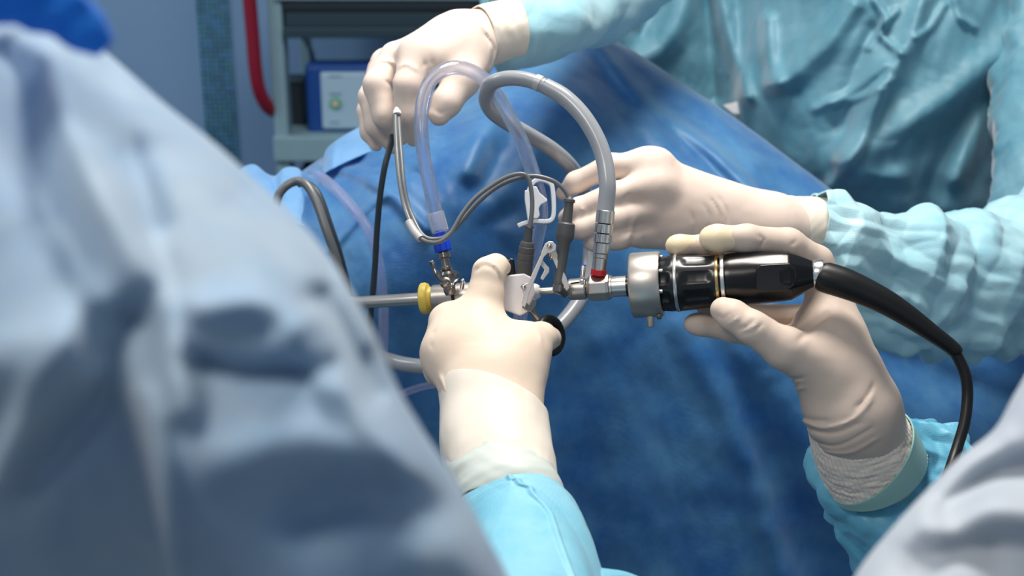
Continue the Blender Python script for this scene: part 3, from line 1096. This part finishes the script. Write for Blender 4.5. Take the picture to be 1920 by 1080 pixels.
loft('sleeve_fold', [(970, 1130, .80, 90, 80), (1060, 1108, .82, 52, 60), (1120, 1094, .825, 34, 40), (1165, 1088, .83, 20, 26), (1215, 1104, .835, 12, 14)], M_sleeve1, p1, 50, 60,
     crump=[(0.0016, 0.03, 79, None, 1.0, 3)], caps=True)
sl, V = loft('sleeve', [(950, 942, .884, 98, 100, -26), (963, 964, .878, 112, 110, -24), (978, 1000, .866, 122, 116, -12), (990, 1060, .84, 132, 122), (990, 1180, .78, 150, 140), (960, 1330, .70, 180, 160)],
             M_sleeve1, p1, 180, 300, ridge=(113, 2.2, 0.0022), crump=[(0.0034, 0.045, 71, None, 0.6, 3), (0.0005, 0.018, 72, None, 0.7, 2)], label='cyan gown sleeve below the central glove')
ch = [
    (20, [(930, 850, .915, 78), (910, 750, .945, 72)]),
    (40, [(895, 770, .940, 56), (850, 660, .964, 55)]),
    (40, [(962, 770, .938, 56), (970, 670, .958, 58)]),
    (40, [(925, 770, .938, 64), (888, 610, .974, 46)]),
    (40, [(920, 700, .950, 66), (900, 640, .966, 60)]),
    (30, [(850, 665, .965, 56), (850, 606, .978, 40)]),
    (22, [(895, 610, .972, 46), (910, 552, .976, 33), (916, 512, .978, 29), (930, 500, .984, 23), (944, 502, .992, 15)]),
    (26, [(960, 690, .962, 62), (988, 648, .968, 42), (1014, 634, .978, 29), (1030, 634, .995, 20), (1030, 630, 1.008, 15)]),
    (14, [(838, 604, .982, 35), (848, 596, 1.020, 26), (880, 600, 1.046, 22), (905, 612, 1.05, 16)]),
    (14, [(830, 646, .980, 37), (838, 644, 1.020, 25), (875, 646, 1.044, 21), (902, 650, 1.048, 15)]),
    (14, [(832, 694, .974, 38), (838, 694, 1.012, 23), (870, 694, 1.034, 19), (895, 696, 1.038, 14)]),
]
cr = [
    ([(886, 502), (905, 488), (930, 498), (942, 520)], 3, -2.5), ([(888, 510), (910, 498), (932, 510), (938, 530)], 2.5, 2.5),
    ([(812, 720), (822, 745), (828, 775)], 4, 3.5), ([(822, 700), (836, 735), (842, 770)], 3.5, -3), ([(1000, 612), (1012, 626), (1016, 646)], 2.5, -2),
    ([(806, 640), (812, 655)], 3, 2), ([(818, 616), (808, 630)], 3, 2),
]
blend_body('gloved_hand', ch, M_glove, p1, 0.0012, cr, 'cream glove seen from the back gripping the instrument handle', rough=(0.0003, 0.022, 12))
cf, V = loft('glove_cuff', [(924, 752, .943, 99, 90, -44), (927, 790, .933, 100, 90, -44), (931, 845, .917, 104, 92, -38), (942, 905, .900, 100, 92, -30), (950, 930, .892, 98, 92, -30)], M_cuff, p1, 60, 110,
             crump=[(0.0006, 0.03, 74), (0.0007, 0.018, 75, [(0, 0), (0.5, 0.3), (0.8, 1), (1, 1)])], label='pale double cuff of the central glove')
ring_tube('cuff_hem', V[0], 0.0007, M_cuff, cf)
loft('cuff_underlay', [(937, 880, .9085, 102.5, 93.5, -33), (942, 905, .900, 103, 94.5, -30), (951, 935, .890, 103, 95.5, -28), (956, 958, .884, 100, 94, -26)], M_under, p1, 40, 110,
     crump=[(0.0010, 0.02, 77)], label='greyish green gown cuff showing through the glove')

# ------------------------------------------------------------------ person at the right (hand on the camera head)
p2 = thing('person', 'person at the lower right in gown coloured overlit grey holding the black camera head', 'person', tuple(Wp(1760, 1000, 0.75)))
edge = [(2060, 560, .52), (1960, 650, .52), (1905, 735, .515), (1865, 805, .51), (1800, 858, .50), (1740, 918, .495), (1665, 1000, .485), (1610, 1070, .48), (1560, 1170, .47)]
rows = []
for ex, ey, d in edge:
    rows.append([(ex + 460, ey + 330, d + .26), (ex + 220, ey + 170, d + .23), (ex + 70, ey + 60, d + .15), (ex + 8, ey + 5, d + .06), (ex + 10, ey + 10, d + .02), (ex + 60, ey + 50, d - .008), (ex + 140, ey + 110, d - .022), (ex + 300, ey + 230, d - .03), (ex + 500, ey + 380, d - .01)])
rows.insert(0, [(2180 + (r[0] - 2100) * .1, 560 + (r[1] - 600) * .1, .62 + (r[2] - .62) * .15) for r in rows[0]])
folds = [
    ([(1780, 950), (1850, 900), (1930, 880)], 34, -0.022),
    ([(1760, 985), (1840, 955), (1940, 965)], 40, 0.014),
    ([(1700, 1000), (1790, 900), (1880, 820)], 30, 0.006),
    ([(1720, 1080), (1760, 1040), (1850, 1030)], 40, -0.006),
]
sheet('gown', rows, M_grey, p2, 110, 120, folds, crump=[(0.0015, 0.05, 81)], rough=(0.0008, 0.03, 6))
loft('sleeve', [(1644, 826, 1.050, 112, 40, 0), (1652, 842, 1.042, 138, 58, 0), (1668, 882, 1.040, 146, 70, 0), (1694, 938, 1.042, 142, 96), (1735, 1020, 1.05, 132, 118), (1800, 1120, 1.06, 140, 130), (1860, 1220, 1.06, 150, 140)],
     M_sleeve2, p2, 200, 200, crump=[(0.0066, 0.028, 91, None, 1.0, 3), (0.0018, 0.010, 92, None, 1.0, 2)], label='crinkled cyan sleeve around the wrist at the lower right')
ch = [
    (20, [(1646, 872, 1.022, 78), (1600, 770, .996, 78)]),
    (40, [(1595, 770, .996, 76), (1530, 665, .992, 56)]),
    (40, [(1600, 770, .996, 76), (1570, 640, .996, 52)]),
    (40, [(1580, 700, .994, 56), (1556, 570, 1.012, 40)]),
    (30, [(1560, 640, 1.00, 46), (1548, 520, 1.02, 30)]),
    (30, [(1580, 700, .994, 55), (1520, 620, 1.015, 40)]),
    # thumb
    (30, [(1545, 690, .984, 52), (1470, 652, .970, 40), (1410, 614, .965, 31), (1375, 592, .969, 29), (1356, 582, .972, 25)]),
    # finger over the top, nearest the camera
    (14, [(1556, 560, 1.012, 36), (1530, 492, 1.010, 31), (1478, 458, .998, 29), (1400, 448, .988, 26), (1345, 447, .986, 24), (1335, 447, .987, 22)]),
    # finger over the top, behind
    (12, [(1560, 550, 1.040, 32), (1490, 470, 1.034, 27), (1400, 455, 1.020, 24), (1320, 460, 1.008, 20), (1275, 461, 1.004, 19), (1268, 461, 1.004, 18)]),
    # fingers under the camera head
    (12, [(1540, 600, 1.040, 32), (1450, 596, 1.040, 25), (1370, 584, 1.026, 21), (1320, 572, 1.018, 17)]),
    (12, [(1540, 640, 1.030, 32), (1450, 634, 1.016, 26), (1370, 618, 1.006, 22), (1312, 608, 1.003, 20), (1300, 607, 1.003, 18)]),
]
cr = [
    ([(1380, 618), (1400, 612), (1416, 598)], 3, 3.5), ([(1392, 628), (1415, 620), (1432, 604)], 3, 3), ([(1362, 610), (1380, 600), (1388, 590)], 3, -3),
    ([(1418, 440), (1432, 450), (1424, 466)], 3, 3), ([(1480, 462), (1492, 452), (1494, 446)], 3, 3), ([(1440, 700), (1470, 710), (1510, 708)], 3, 4),
    ([(1445, 720), (1480, 732), (1512, 726)], 3, -3), ([(1468, 760), (1510, 785), (1560, 790)], 4, 4), ([(1500, 800), (1560, 812), (1620, 790)], 4, 4.5),
    ([(1490, 780), (1540, 802), (1600, 786), (1640, 745)], 3, -4), ([(1600, 770), (1625, 745), (1640, 715)], 4, 4), ([(1618, 760), (1640, 735)], 3, -4),
    ([(1510, 822), (1570, 835), (1640, 800)], 3, 3.5), ([(1520, 845), (1590, 850), (1650, 820)], 3, -3),
    ([(1490, 645), (1530, 610), (1560, 580)], 6, 4), ([(1450, 600), (1480, 606), (1500, 590)], 4, 3),
    ([(1340, 590), (1358, 596), (1372, 584)], 2.5, 2),
]
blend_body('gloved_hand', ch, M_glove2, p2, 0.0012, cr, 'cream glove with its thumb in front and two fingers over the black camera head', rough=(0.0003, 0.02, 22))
cf, V = loft('glove_cuff', [(1588, 778, 1.001, 77, 78, 0), (1610, 820, 1.010, 91, 86, 0), (1632, 862, 1.020, 95, 88, 0), (1645, 886, 1.026, 96, 88, 0)], M_cuff_rib, p2, 70, 340, ribs=(62, 0.00022),
             crump=[(0.0010, 0.02, 95, [(0, .6), (.6, 1), (.85, .1), (1, 0)]), (0.0007, 0.009, 96, [(0, .5), (.6, 1), (.85, .1), (1, 0)], 3.0)], label='creased ribbed cuff of the glove on the camera head')
ring_tube('cuff_hem', V[-1], 0.0012, M_cuff, cf)
loft('cuff_underlay', [(1630, 856, 1.0175, 96.5, 89.5, 36), (1637, 870, 1.021, 97, 90, 18), (1644, 885, 1.0255, 97.5, 90, 2)], M_under2, p2, 24, 90, label='pale teal gown cuff showing through the glove hem')
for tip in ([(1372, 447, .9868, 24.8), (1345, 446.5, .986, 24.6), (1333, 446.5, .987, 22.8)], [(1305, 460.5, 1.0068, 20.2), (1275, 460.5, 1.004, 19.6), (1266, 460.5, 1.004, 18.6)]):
    blend_body('fingertip', [(8, tip)], M_tip, p2, 0.0012, label='loose fingertip of the glove coloured yellow as if lit through')


# ------------------------------------------------------------------ instrument axis (sheath, working element, telescope, camera head)
def AX(x, off=0.0):
    return (x, 534 - 0.062 * (x - 1210) + off, 1.0 - 0.0000788 * (x - 1240))


def turn(name, x0, x1, prof, mat, parent, n=44, shape=None, label=None, bevel=None, sharp=0.55, phase=0.0):
    """turned part on the instrument axis; prof = (image x, radius px)"""
    return lathe(name, AX(x0), AX(x1), [((x - x0) / (x1 - x0), r) for x, r in prof], mat, parent, n, label, sharp, bevel, phase, shape)


scope = thing('resectoscope', 'steel endoscopic instrument with yellow ring and white handle block gripped by the central glove', 'instrument', tuple(Wp(*AX(900))))
turn('sheath', 430, 800, [(430, 9.5), (432, 10.6), (800, 12)], M_steel, scope)
turn('seal_ring', 788, 818, [(790, 10), (790, 27), (792, 29.5), (798, 30), (803, 28), (806, 22), (811, 20), (815, 22), (816, 10)], M_yellow, scope, label='yellow rubber ring')
turn('sheath_hub', 810, 950, [(812, 12), (812, 23), (814, 24.5), (852, 24.5), (853, 22.5), (857, 22.5), (858, 25), (900, 25), (948, 22), (950, 10)], M_steel_dull, scope)
turn('lock_ring', 852, 860, [(853, 20), (853, 26), (858, 26), (858, 20)], M_black, scope)
tube('lock_pin', [(866, 540, .995), (868, 528, .99), (868, 526, .99)], 4, M_chrome, scope, 6, 12)

tapb = lathe('stopcock', (845, 553, 1.008), (831, 468, 1.012), [(0, 9), (.08, 12), (.16, 12), (.2, 8.5), (.28, 11), (.44, 14), (.50, 12), (.52, 9), (.56, 12), (.60, 12), (.62, 9), (.80, 8.5), (.81, 12.5), (.86, 12.5), (1.0, 8.5)],
             M_darksteel, scope, label='steel tap standing on the sheath')
lathe('tap_screw', (838, 531, .998), (829, 529, .985), [(0, 11), (.3, 11), (.32, 8), (.7, 8), (.75, 5), (1, 4.5)], M_darksteel, tapb, 28)
lathe('tap_nut', (842, 522, 1.012), (856, 515, 1.02), [(0, 10), (.2, 11), (.8, 11), (1, 8)], M_darksteel, tapb, 8)
tube('lever', [(833, 529, .986, 4), (824, 522, .986, 4.5), (819, 514, .986, 6.0), (817, 510, .986, 5.5), (814, 503, .986, 3.6), (811, 496, .986, 4.2), (810, 491, .986, 6.2), (809.5, 488, .986, 4)], 4, M_darksteel, tapb, 50, 16)

# white block and trigger mechanism
prism('handle_block', [(938, 528), (946, 517), (982, 513), (1000, 522), (1002, 552), (990, 584), (975, 592), (930, 575)], 1.002, 0.024, M_white, scope, 0.0012, label='white plastic handle block')
prism('finger_pad', [(944, 492), (956, 484), (964, 486), (968, 520), (944, 530), (938, 516)], 1.006, 0.016, M_black, scope, 0.0012, label='black finger pad')
turn('bushing', 998, 1012, [(998, 8), (998, 15), (1003, 15.5), (1008, 14), (1012, 11), (1012, 6)], M_white, scope)
turn('rod', 1006, 1048, [(1006, 6.8), (1048, 6.8)], M_steel, scope)
prism('lever_arm', [(1022, 457), (1029, 452), (1037, 453), (1043, 460), (1042, 469), (1034, 474), (1028, 474), (1020, 482), (1005, 520), (993, 547), (988, 566), (984, 577), (978, 570), (982, 552), (978, 541),
                    (980, 534), (990, 530), (1000, 508), (1014, 478), (1016, 470)], .984, 0.0022, M_satin, scope, 0.0004, label='flat steel hinged arm')
prism('lever_arm', [(1032, 462), (1040, 464), (1046, 478), (1045, 486), (1052, 500), (1062, 520), (1068, 540), (1062, 546), (1054, 530), (1046, 508), (1038, 490), (1032, 478)], .992, 0.0026, M_satin, scope, 0.0004)
prism('lever_arm', [(985, 566), (992, 572), (1000, 560), (1006, 562), (1005, 572), (996, 586), (986, 582), (978, 576)], .990, 0.003, M_darksteel, scope, 0.0004)
prism('link', [(1016, 486), (1024, 496), (1030, 502), (1030, 510), (1018, 526), (1013, 522), (1021, 506), (1012, 494)], .988, 0.0028, M_satin, scope, 0.0004)
tube('spring', [(1028, 474, .988), (1031, 478, .985), (1030, 481, .989), (1034, 483, .986), (1033, 486, .989)], 1.6, M_gold, scope, 30, 8)
for (x, y, d, r) in ((1030.5, 461, .984, 5.2), (981.5, 538, .984, 5.2)):
    lathe('rivet', (x, y, d - .001), (x - 1, y - .5, d - .0042), [(0, r), (.4, r), (.75, r * .75), (1, r * .3)], M_chrome, scope, 20)
# thumb ring
ang = np.linspace(0, 2 * np.pi, 64, endpoint=False)
ring = np.array([C(1031 + 22 * math.cos(a) * 0.95 + 6 * math.sin(a) * 0.4, 629 + 31 * math.sin(a), .994 + 0.012 * math.cos(a)) for a in ang])
rg = ring_tube('thumb_ring', ring, 0.0032, M_rubber, scope, 16, label='black thumb ring')
tube('ring_stem', [(996, 580, .997), (1004, 592, .996), (1012, 602, .995)], 6, M_darksteel, scope, 14, 14)

# telescope
scp = thing('telescope', 'steel telescope neck with angled light post and flat sided block', 'instrument', tuple(Wp(*AX(1110))))
prism('adapter', [(1038, 541), (1052, 530), (1062, 528), (1070, 540), (1070, 558), (1058, 558), (1038, 549)], 1.01, 0.012, M_darksteel, scp, 0.0006)
turn('collar', 1066, 1101, [(1067, 12), (1067, 18.5), (1069, 20), (1097, 20.5), (1099, 19), (1101, 14)], M_steel_dull, scp)
prism('slot', [(1070, 530), (1086, 528), (1086, 531), (1070, 533)], .9927, 0.001, M_black, scp, None)
lathe('collar_screw', (1091, 529, .9925), (1091, 529, .991), [(0, 5), (.8, 5), (1, 4)], M_steel, scp, 20)
lathe('lock_pin', (1092, 519, 1.005), (1094.5, 497, 1.006), [(0, 4.4), (.9, 4.4), (.93, 4.2), (1, 3.6)], M_steel, scp, 20)
lathe('pin_tip', (1094.4, 498, 1.006), (1094.7, 496, 1.006), [(0, 4.5), (.6, 4.5), (1, 3.6)], M_blue, scp, 16, label='blue tip')
turn('gap_ring', 1098, 1106, [(1098, 12), (1099, 17), (1105, 17), (1106, 12)], M_black, scp)
turn('post_block', 1100, 1146, [(1101, 19), (1108, 26), (1138, 26.5), (1144, 24.5), (1146, 14)], M_steel_dull, scp, 8, phase=math.pi / 8, bevel=0.0006, sharp=0.3)
turn('neck', 1142, 1182, [(1142, 20), (1144, 21.5), (1148, 21.5), (1149, 19), (1176, 19.5), (1177, 16), (1182, 16)], M_steel, scp)
turn('neck_ring', 1174, 1190, [(1175, 14), (1175, 20), (1188, 20.5), (1190, 14)], M_black, scp)

# ------------------------------------------------------------------ camera head
head = thing('camera_head', 'black endoscope camera head with steel coupler ring held by the right glove', 'camera', tuple(Wp(*AX(1400))))
turn('coupler_ring', 1184, 1242, [(1190, 30), (1186, 44), (1184, 57), (1185.5, 60), (1189, 61.5), (1237, 61.5), (1241, 60), (1242, 57), (1241, 54), (1238, 53), (1215, 52), (1200, 50), (1196, 30), (1190, 30)], M_steel_dull, head, 72)
turn('coupler_core', 1192, 1236, [(1194, 20), (1194, 47), (1215, 49), (1232, 46), (1236, 30)], M_black, head, 48)
for k, a in enumerate((0.5, 1.6, 2.7, 3.8, 4.9, 6.0)):
    cx, cy, dd = AX(1234)
    rr = 50.5
    lathe('coupler_tab', (cx + 2, cy - rr * math.sin(a) * 1.0, dd - rr * math.cos(a) * dd / F), (cx + 9, cy - rr * math.sin(a) * 1.0 - .4, dd - rr * math.cos(a) * dd / F - .0006), [(0, 4), (.9, 4), (1, 3)], M_steel, head, 10)
lathe('release_pin', (1219, 590, .9985), (1219.5, 613, .9995), [(0, 7.5), (.04, 7.5), (.9, 7.8), (.96, 7.2), (1, 5.5)], M_steel_dull, head, 24)
lathe('release_pin', (1236, 588, .985), (1236, 598, .986), [(0, 5), (.8, 5), (1, 4)], M_darksteel, head, 16)


def scallop(x0, x1, s0, s1, n, depth, wid=0.5):
    """six finger flats round a grip, each fading out at both ends"""
    def fn(s, q):
        t = (s - s0) / (s1 - s0)
        if t <= 0 or t >= 1:
            return 1.0
        e = min(1.0, math.sin(math.pi * t) * 1.6)
        a = ((q * n / (2 * math.pi)) % 1.0) - 0.5
        w = max(0.0, 1 - (a / (wid * 0.5)) ** 2) ** 0.5 if abs(a) < wid * 0.5 else 0.0
        return 1.0 - depth * e * w
    return fn


def dense(p, k=26):
    """subdivide a profile for shaped grips"""
    out = []
    for (a, ra), (b, rb) in zip(p[:-1], p[1:]):
        m = max(1, int(abs(b - a) / 2.5))
        out += [(a + (b - a) * i / m, ra + (rb - ra) * i / m) for i in range(m)]
    return out + [p[-1]]


turn('focus_ring', 1226, 1270, dense([(1228, 40), (1230, 44), (1236, 50), (1258, 53), (1268, 53), (1269, 48)]), M_black, head, 120, shape=scallop(0, 0, 0.12, 0.80, 9, 0.075, 0.62))
turn('trim_ring', 1266, 1275, [(1267, 48), (1267, 54), (1269, 54.6), (1272, 54.6), (1273, 54), (1273, 48)], M_steel, head, 72)
turn('zoom_grip', 1271, 1346, dense([(1272, 48), (1273, 53.5), (1285, 53), (1310, 51), (1338, 50.2), (1344, 50), (1345, 46)]), M_black, head, 130, shape=scallop(0, 0, 0.12, 0.92, 9, 0.07, 0.66))
turn('trim_ring', 1343, 1352, [(1344, 46), (1344, 50.6), (1346, 51), (1349, 51), (1350, 50), (1350, 46)], M_gold, head, 72)
turn('trim_ring', 1353, 1362, [(1354, 46), (1354, 50.6), (1356, 51), (1360, 51), (1361, 50), (1361, 46)], M_steel, head, 72)


def bodyshape(s, q):
    """round barrel turning into a rounded octagon towards the cable end"""
    t = min(1.0, max(0.0, (s - 0.28) / 0.3))
    seg = math.pi / 4
    a = ((q + seg / 2) % seg) - seg / 2
    oc = 0.972 / math.cos(a)
    return 1 + t * (min(oc, 1.0) - 1)


turn('body', 1350, 1532, dense([(1350, 44), (1362, 45), (1363, 49), (1370, 49.5), (1420, 49.5), (1470, 48), (1482, 46.5), (1530, 24), (1532, 20)]), M_blackgloss, head, 96, shape=bodyshape, sharp=0.35)
# recessed side panel facing the camera
cx, cy, dd = AX(1440)
prism('side_panel', [(1418, 503), (1426, 497), (1480, 494), (1490, 500), (1494, 516), (1488, 536), (1478, 542), (1424, 545), (1418, 538)], dd - 48.5 * dd / F, 0.0016, M_black, head, 0.0006)
turn('cable_collar', 1524, 1546, [(1525, 18), (1525, 26), (1527, 27), (1542, 27.5), (1545, 26.5), (1546, 18)], M_chrome, head, 44)
tube('strain_relief', [(1538, 516, .9765, 25), (1548, 520, .975, 29), (1580, 530, .972, 29), (1615, 544, .970, 27), (1660, 566, .968, 24), (1705, 594, .967, 20.5), (1750, 626, .966, 16.5), (1780, 648, .966, 14.5), (1792, 659, .966, 13.5), (1796, 664, .966, 10)],
     20, M_rubber, head, 80, 28)
tube('cable', [(1784, 652, .966), (1797, 672, .966), (1811, 706, .965), (1814, 745, .964), (1809, 790, .96), (1797, 832, .955), (1784, 872, .945), (1765, 930, .92), (1740, 1010, .9), (1720, 1100, .88)], 10.5, M_rubber, head, 90, 20)

# ------------------------------------------------------------------ light cable
lc = thing('light_cable', 'thick grey light guide cable looping up from the red ringed steel connector', 'cable', tuple(Wp(1122, 512, 1.0)))
A0, B0 = (1122, 516, 1.005), (1136, 394, 1.0)


def conn(name, t0, t1, r, mat, n=44, label=None, shape=None, ch=0.6):
    e = 0.004
    return lathe(name, A0, B0, [(t0, r - 3), (t0, r - ch), (t0 + e, r), (t1 - e, r), (t1, r - ch), (t1, r - 3)], mat, lc, n, label, shape=shape)


kn = lambda s, q: 1 + 0.012 * math.sin(q * 40)
conn('index_ring', 0.00, 0.085, 15, M_red, label='red ring')
conn('connector_section', 0.085, 0.27, 14, M_steel)
conn('connector_section', 0.275, 0.335, 15, M_steel)
conn('connector_section', 0.345, 0.50, 15.5, M_steel)
conn('knurled_ring', 0.51, 0.64, 17, M_chrome, 160, shape=kn)
conn('knurled_ring', 0.655, 0.79, 17.2, M_chrome, 160, shape=kn)
conn('connector_section', 0.805, 1.0, 17.3, M_steel)
lathe('connector_core', A0, B0, [(0.02, 12), (0.98, 12)], M_black, lc)
tube('jacket', [(1134, 405, 1.0, 16), (1137, 380, 1.0, 16), (1139, 345, 1.0, 16), (1133, 300, 1.003, 16), (1118, 258, 1.006, 16), (1092, 216, 1.01, 16), (1058, 182, 1.015, 16), (1022, 161, 1.02, 15.6)], 16, M_light, lc, 90, 26)
tube('jacket_collar', [(1014, 158, 1.021), (1009, 155.5, 1.0215), (1004, 153.5, 1.022)], 15.6, M_lightsl, lc, 8, 26)
tube('jacket', [(1022, 161, 1.02), (985, 149, 1.025), (950, 147, 1.03), (922, 157, 1.04), (911, 180, 1.055), (920, 206, 1.07), (948, 228, 1.085), (990, 252, 1.10), (1035, 280, 1.12), (1068, 310, 1.15), (1092, 350, 1.19), (1104, 400, 1.22),
                (1108, 460, 1.23), (1100, 530, 1.22), (1072, 585, 1.20), (1020, 636, 1.18), (950, 672, 1.17), (870, 690, 1.17), (795, 688, 1.18), (730, 676, 1.2), (640, 640, 1.22)], 14.5, M_light, lc, 200, 24)

# ------------------------------------------------------------------ clear irrigation tube
it = thing('irrigation_tube', 'clear plastic tube arching from the blue connector on the tap', 'tube', tuple(Wp(828, 470, 1.012)))
tube('hose', [(822, 420, 1.012), (816, 395, 1.012), (806, 350, 1.012), (795, 295, 1.013), (790, 240, 1.015), (793, 190, 1.02), (808, 150, 1.025), (836, 130, 1.03), (868, 128, 1.035), (902, 144, 1.04), (932, 178, 1.05), (957, 222, 1.06),
              (980, 270, 1.065), (997, 318, 1.07), (1010, 362, 1.07), (1014, 400, 1.07), (1008, 440, 1.075), (996, 490, 1.08), (984, 540, 1.09), (975, 600, 1.11), (970, 690, 1.13)],
     13.5, M_clear, it, 190, 24, hollow=0.68)
lathe('cuff', (826.5, 436, 1.012), (815, 399, 1.012), [(0, 10), (.0, 14), (.06, 16.5), (.92, 17.5), (1, 16.5), (1, 12.5), (.1, 11), (0, 10)], M_clear2, it, 36, label='clear flared tube end')
blu = lambda s, q: 1 + (0.07 * math.copysign(abs(math.sin(q * 8)) ** 0.5, math.sin(q * 8)) if 0.34 < s < 0.97 else 0)
lathe('connector', (832, 471, 1.012), (822.5, 432, 1.012), [(0, 9), (0, 14), (.05, 15.5), (.12, 15.5), (.35, 15.5), (.36, 15.5), (.60, 15.5), (.64, 15), (.66, 11), (1, 10.5)], M_blue, it, 96, label='ribbed blue connector',
      shape=lambda s, q: 1 + (0.06 * (1 if math.sin(q * 9) > 0 else -1) if s < 0.5 else 0))

# ------------------------------------------------------------------ white pinch clamp on the tube
cl = thing('tube_clamp', 'small white plastic pinch clamp on the clear tube', 'clamp', tuple(Wp(1010, 420, 1.07)))


def bar(name, pts, w, th, mat, parent, d=None, n=40, label=None):
    """flat strip w px wide following pts in the picture plane, th metres deep"""
    q = catmull(pts, n)
    if q.shape[1] == 2:
        q = np.hstack([q, np.full((n, 1), d)])
    t = np.gradient(q[:, :2], axis=0)
    t /= np.linalg.norm(t, axis=1)[:, None]
    nn = np.stack([-t[:, 1], t[:, 0]], 1)
    v = []
    for i in range(n):
        for (a, z) in ((-.5, -.5), (.5, -.5), (.5, .5), (-.5, .5)):
            c = C(q[i, 0] + nn[i, 0] * w * a, q[i, 1] + nn[i, 1] * w * a, q[i, 2])
            v.append(c + np.array([0, 0, -z * th]))
    f = [tuple(a) for a in grid_faces(n, 4, True)] + [(3, 2, 1, 0), tuple((n - 1) * 4 + k for k in range(4))]
    return mk(name, v, f, mat, parent, sharp=0.6, bevel=0.0006, label=label)


CD = 1.068
bar('clamp_frame', [(997, 414), (1022, 416), (1034, 412), (1038, 398), (1037, 365), (1033, 346), (1021, 339), (1008, 338), (997, 346), (991, 360)], 8, 0.014, M_clampw, cl, CD, 60)
bar('clamp_arm', [(991, 358), (991, 375), (994, 395), (997, 416)], 14, 0.014, M_clampw, cl, CD, 24)
prism('clamp_tooth', [(1006, 350), (1012, 362), (1026, 374), (1026, 378), (1014, 384), (1010, 392), (1012, 404), (1008, 410), (996, 410), (996, 350)], CD - .006, 0.004, M_clampw, cl, 0.0006)
bar('thumb_lever', [(1002, 416), (990, 417), (980, 420), (971, 424)], 8, 0.010, M_clampw, cl, CD, 20)

# ------------------------------------------------------------------ twin electrode lead with two plugs
hf = thing('electrode_lead', 'thin twin grey lead splitting to two rubber plugs on the instrument', 'cable', tuple(Wp(795, 455, .99)))
tube('wire', [(741, 214, 1.085), (742, 250, 1.07), (745, 300, 1.05), (750, 345, 1.03), (758, 385, 1.01), (770, 418, .998), (786, 444, .99), (803, 454, .986), (825, 453, .984), (846, 436, .984), (866, 402, .985), (890, 372, .986), (920, 349, .987),
              (950, 332, .988), (974, 326, .988), (988, 331, .988), (995, 350, .988), (998, 380, .988), (996, 410, .988), (993, 428, .988)], 4.3, M_greycab, hf, 180, 14)
tube('wire', [(747, 214, 1.088), (749, 250, 1.073), (753, 300, 1.053), (757, 345, 1.033), (765, 383, 1.013), (776, 412, 1.001), (790, 438, .993), (806, 448, .990), (830, 446, .990), (850, 432, .991), (868, 412, .992), (896, 380, .993), (930, 352, .994),
              (965, 336, .994), (1000, 330, .993), (1032, 337, .992), (1052, 350, .992), (1064, 366, .992), (1068, 380, .992)], 4.3, M_greycab, hf, 180, 14)
tube('strain_sleeve', [(766, 416, .9985), (776, 433, .994), (789, 448, .989)], 8, M_lightsl, hf, 20, 18, label='pale grey sleeve')
lathe('ferrule', (744.5, 215, 1.085), (743.5, 203, 1.088), [(0, 8), (.5, 8), (.6, 5), (1, 4)], M_white, hf, 16, label='white cable end between the fingers')
lathe('plug', (981, 520, .998), (993, 420, .990), [(0, 15), (.30, 15.5), (.31, 14.6), (.34, 14.6), (.35, 15.5), (.44, 15.3), (.45, 14.4), (.48, 14.4), (.49, 15.2), (.57, 15), (.58, 14), (.60, 14), (.62, 13.5), (.66, 12.5), (.68, 8.6), (.93, 7), (.94, 9), (.97, 9), (.98, 6), (1, 4)],
      M_greyrub, hf, 36, label='ribbed grey rubber plug')
pl = lathe('plug', (1046, 542, .994), (1069, 368, .992), [(0, 8), (.02, 9.5), (.09, 10), (.10, 9.4), (.40, 11), (.50, 12), (.545, 16.5), (.59, 17.3), (.70, 16.3), (.715, 14), (.72, 10), (.93, 8.2), (.935, 10.5), (.965, 10.5), (.975, 7), (1, 4)],
           M_greyrub, hf, 36, label='long grey rubber plug with a thick collar')
lathe('plug_tip', (1045.5, 547, .994), (1047.2, 533, .994), [(0, 8), (.05, 9.8), (.95, 10.4), (1, 9)], M_darksteel, hf, 28)
lathe('contact', (1060, 551, 1.0), (1050, 541, .995), [(0, 8), (1, 8)], M_darksteel, hf, 20)

# ------------------------------------------------------------------ other cables and tubes over the drape
tag(tube('cable', [(742, 225, 1.14), (733, 270, 1.13), (722, 310, 1.125), (713, 365, 1.13), (707, 430, 1.14), (703, 500, 1.15), (697, 570, 1.16), (690, 640, 1.18)], 5.8, M_darkcab, None, 90, 14),
    'dark grey cable hanging straight down from the upper glove', 'cable')
tag(tube('cable', [(480, 470, 1.22), (508, 420, 1.215), (520, 372, 1.215), (535, 350, 1.215), (556, 340, 1.215), (574, 346, 1.21), (592, 376, 1.205), (612, 432, 1.20), (632, 490, 1.20), (648, 560, 1.2), (660, 640, 1.21)], 8.5, M_greycab, None, 120, 16),
    'grey cable in a loop over the drape left of the hanging cable', 'cable')
tag(tube('cable', [(560, 345, 1.225), (576, 344, 1.222), (598, 366, 1.215), (620, 426, 1.21), (640, 488, 1.21), (656, 560, 1.21), (668, 640, 1.22)], 6.5, M_darkcab, None, 90, 16),
    'dark cable running close along the inside of the looped grey cable', 'cable')
tag(tube('suction_tube', [(586, 326, 1.335), (600, 331, 1.30), (622, 348, 1.275), (652, 378, 1.255), (684, 420, 1.235), (704, 466, 1.225), (715, 530, 1.22), (719, 600, 1.225), (716, 680, 1.235)], 10, M_clearv, None, 110, 18, hollow=0.7),
    'violet tinted clear tube lying over the drape at the left', 'tube')
tag(tube('suction_tube', [(700, 760, 1.24), (745, 742, 1.24), (790, 726, 1.235), (850, 716, 1.23)], 7, M_clearv, None, 40, 16, hollow=0.7),
    'thin clear tube low on the drape left of the central glove', 'tube')
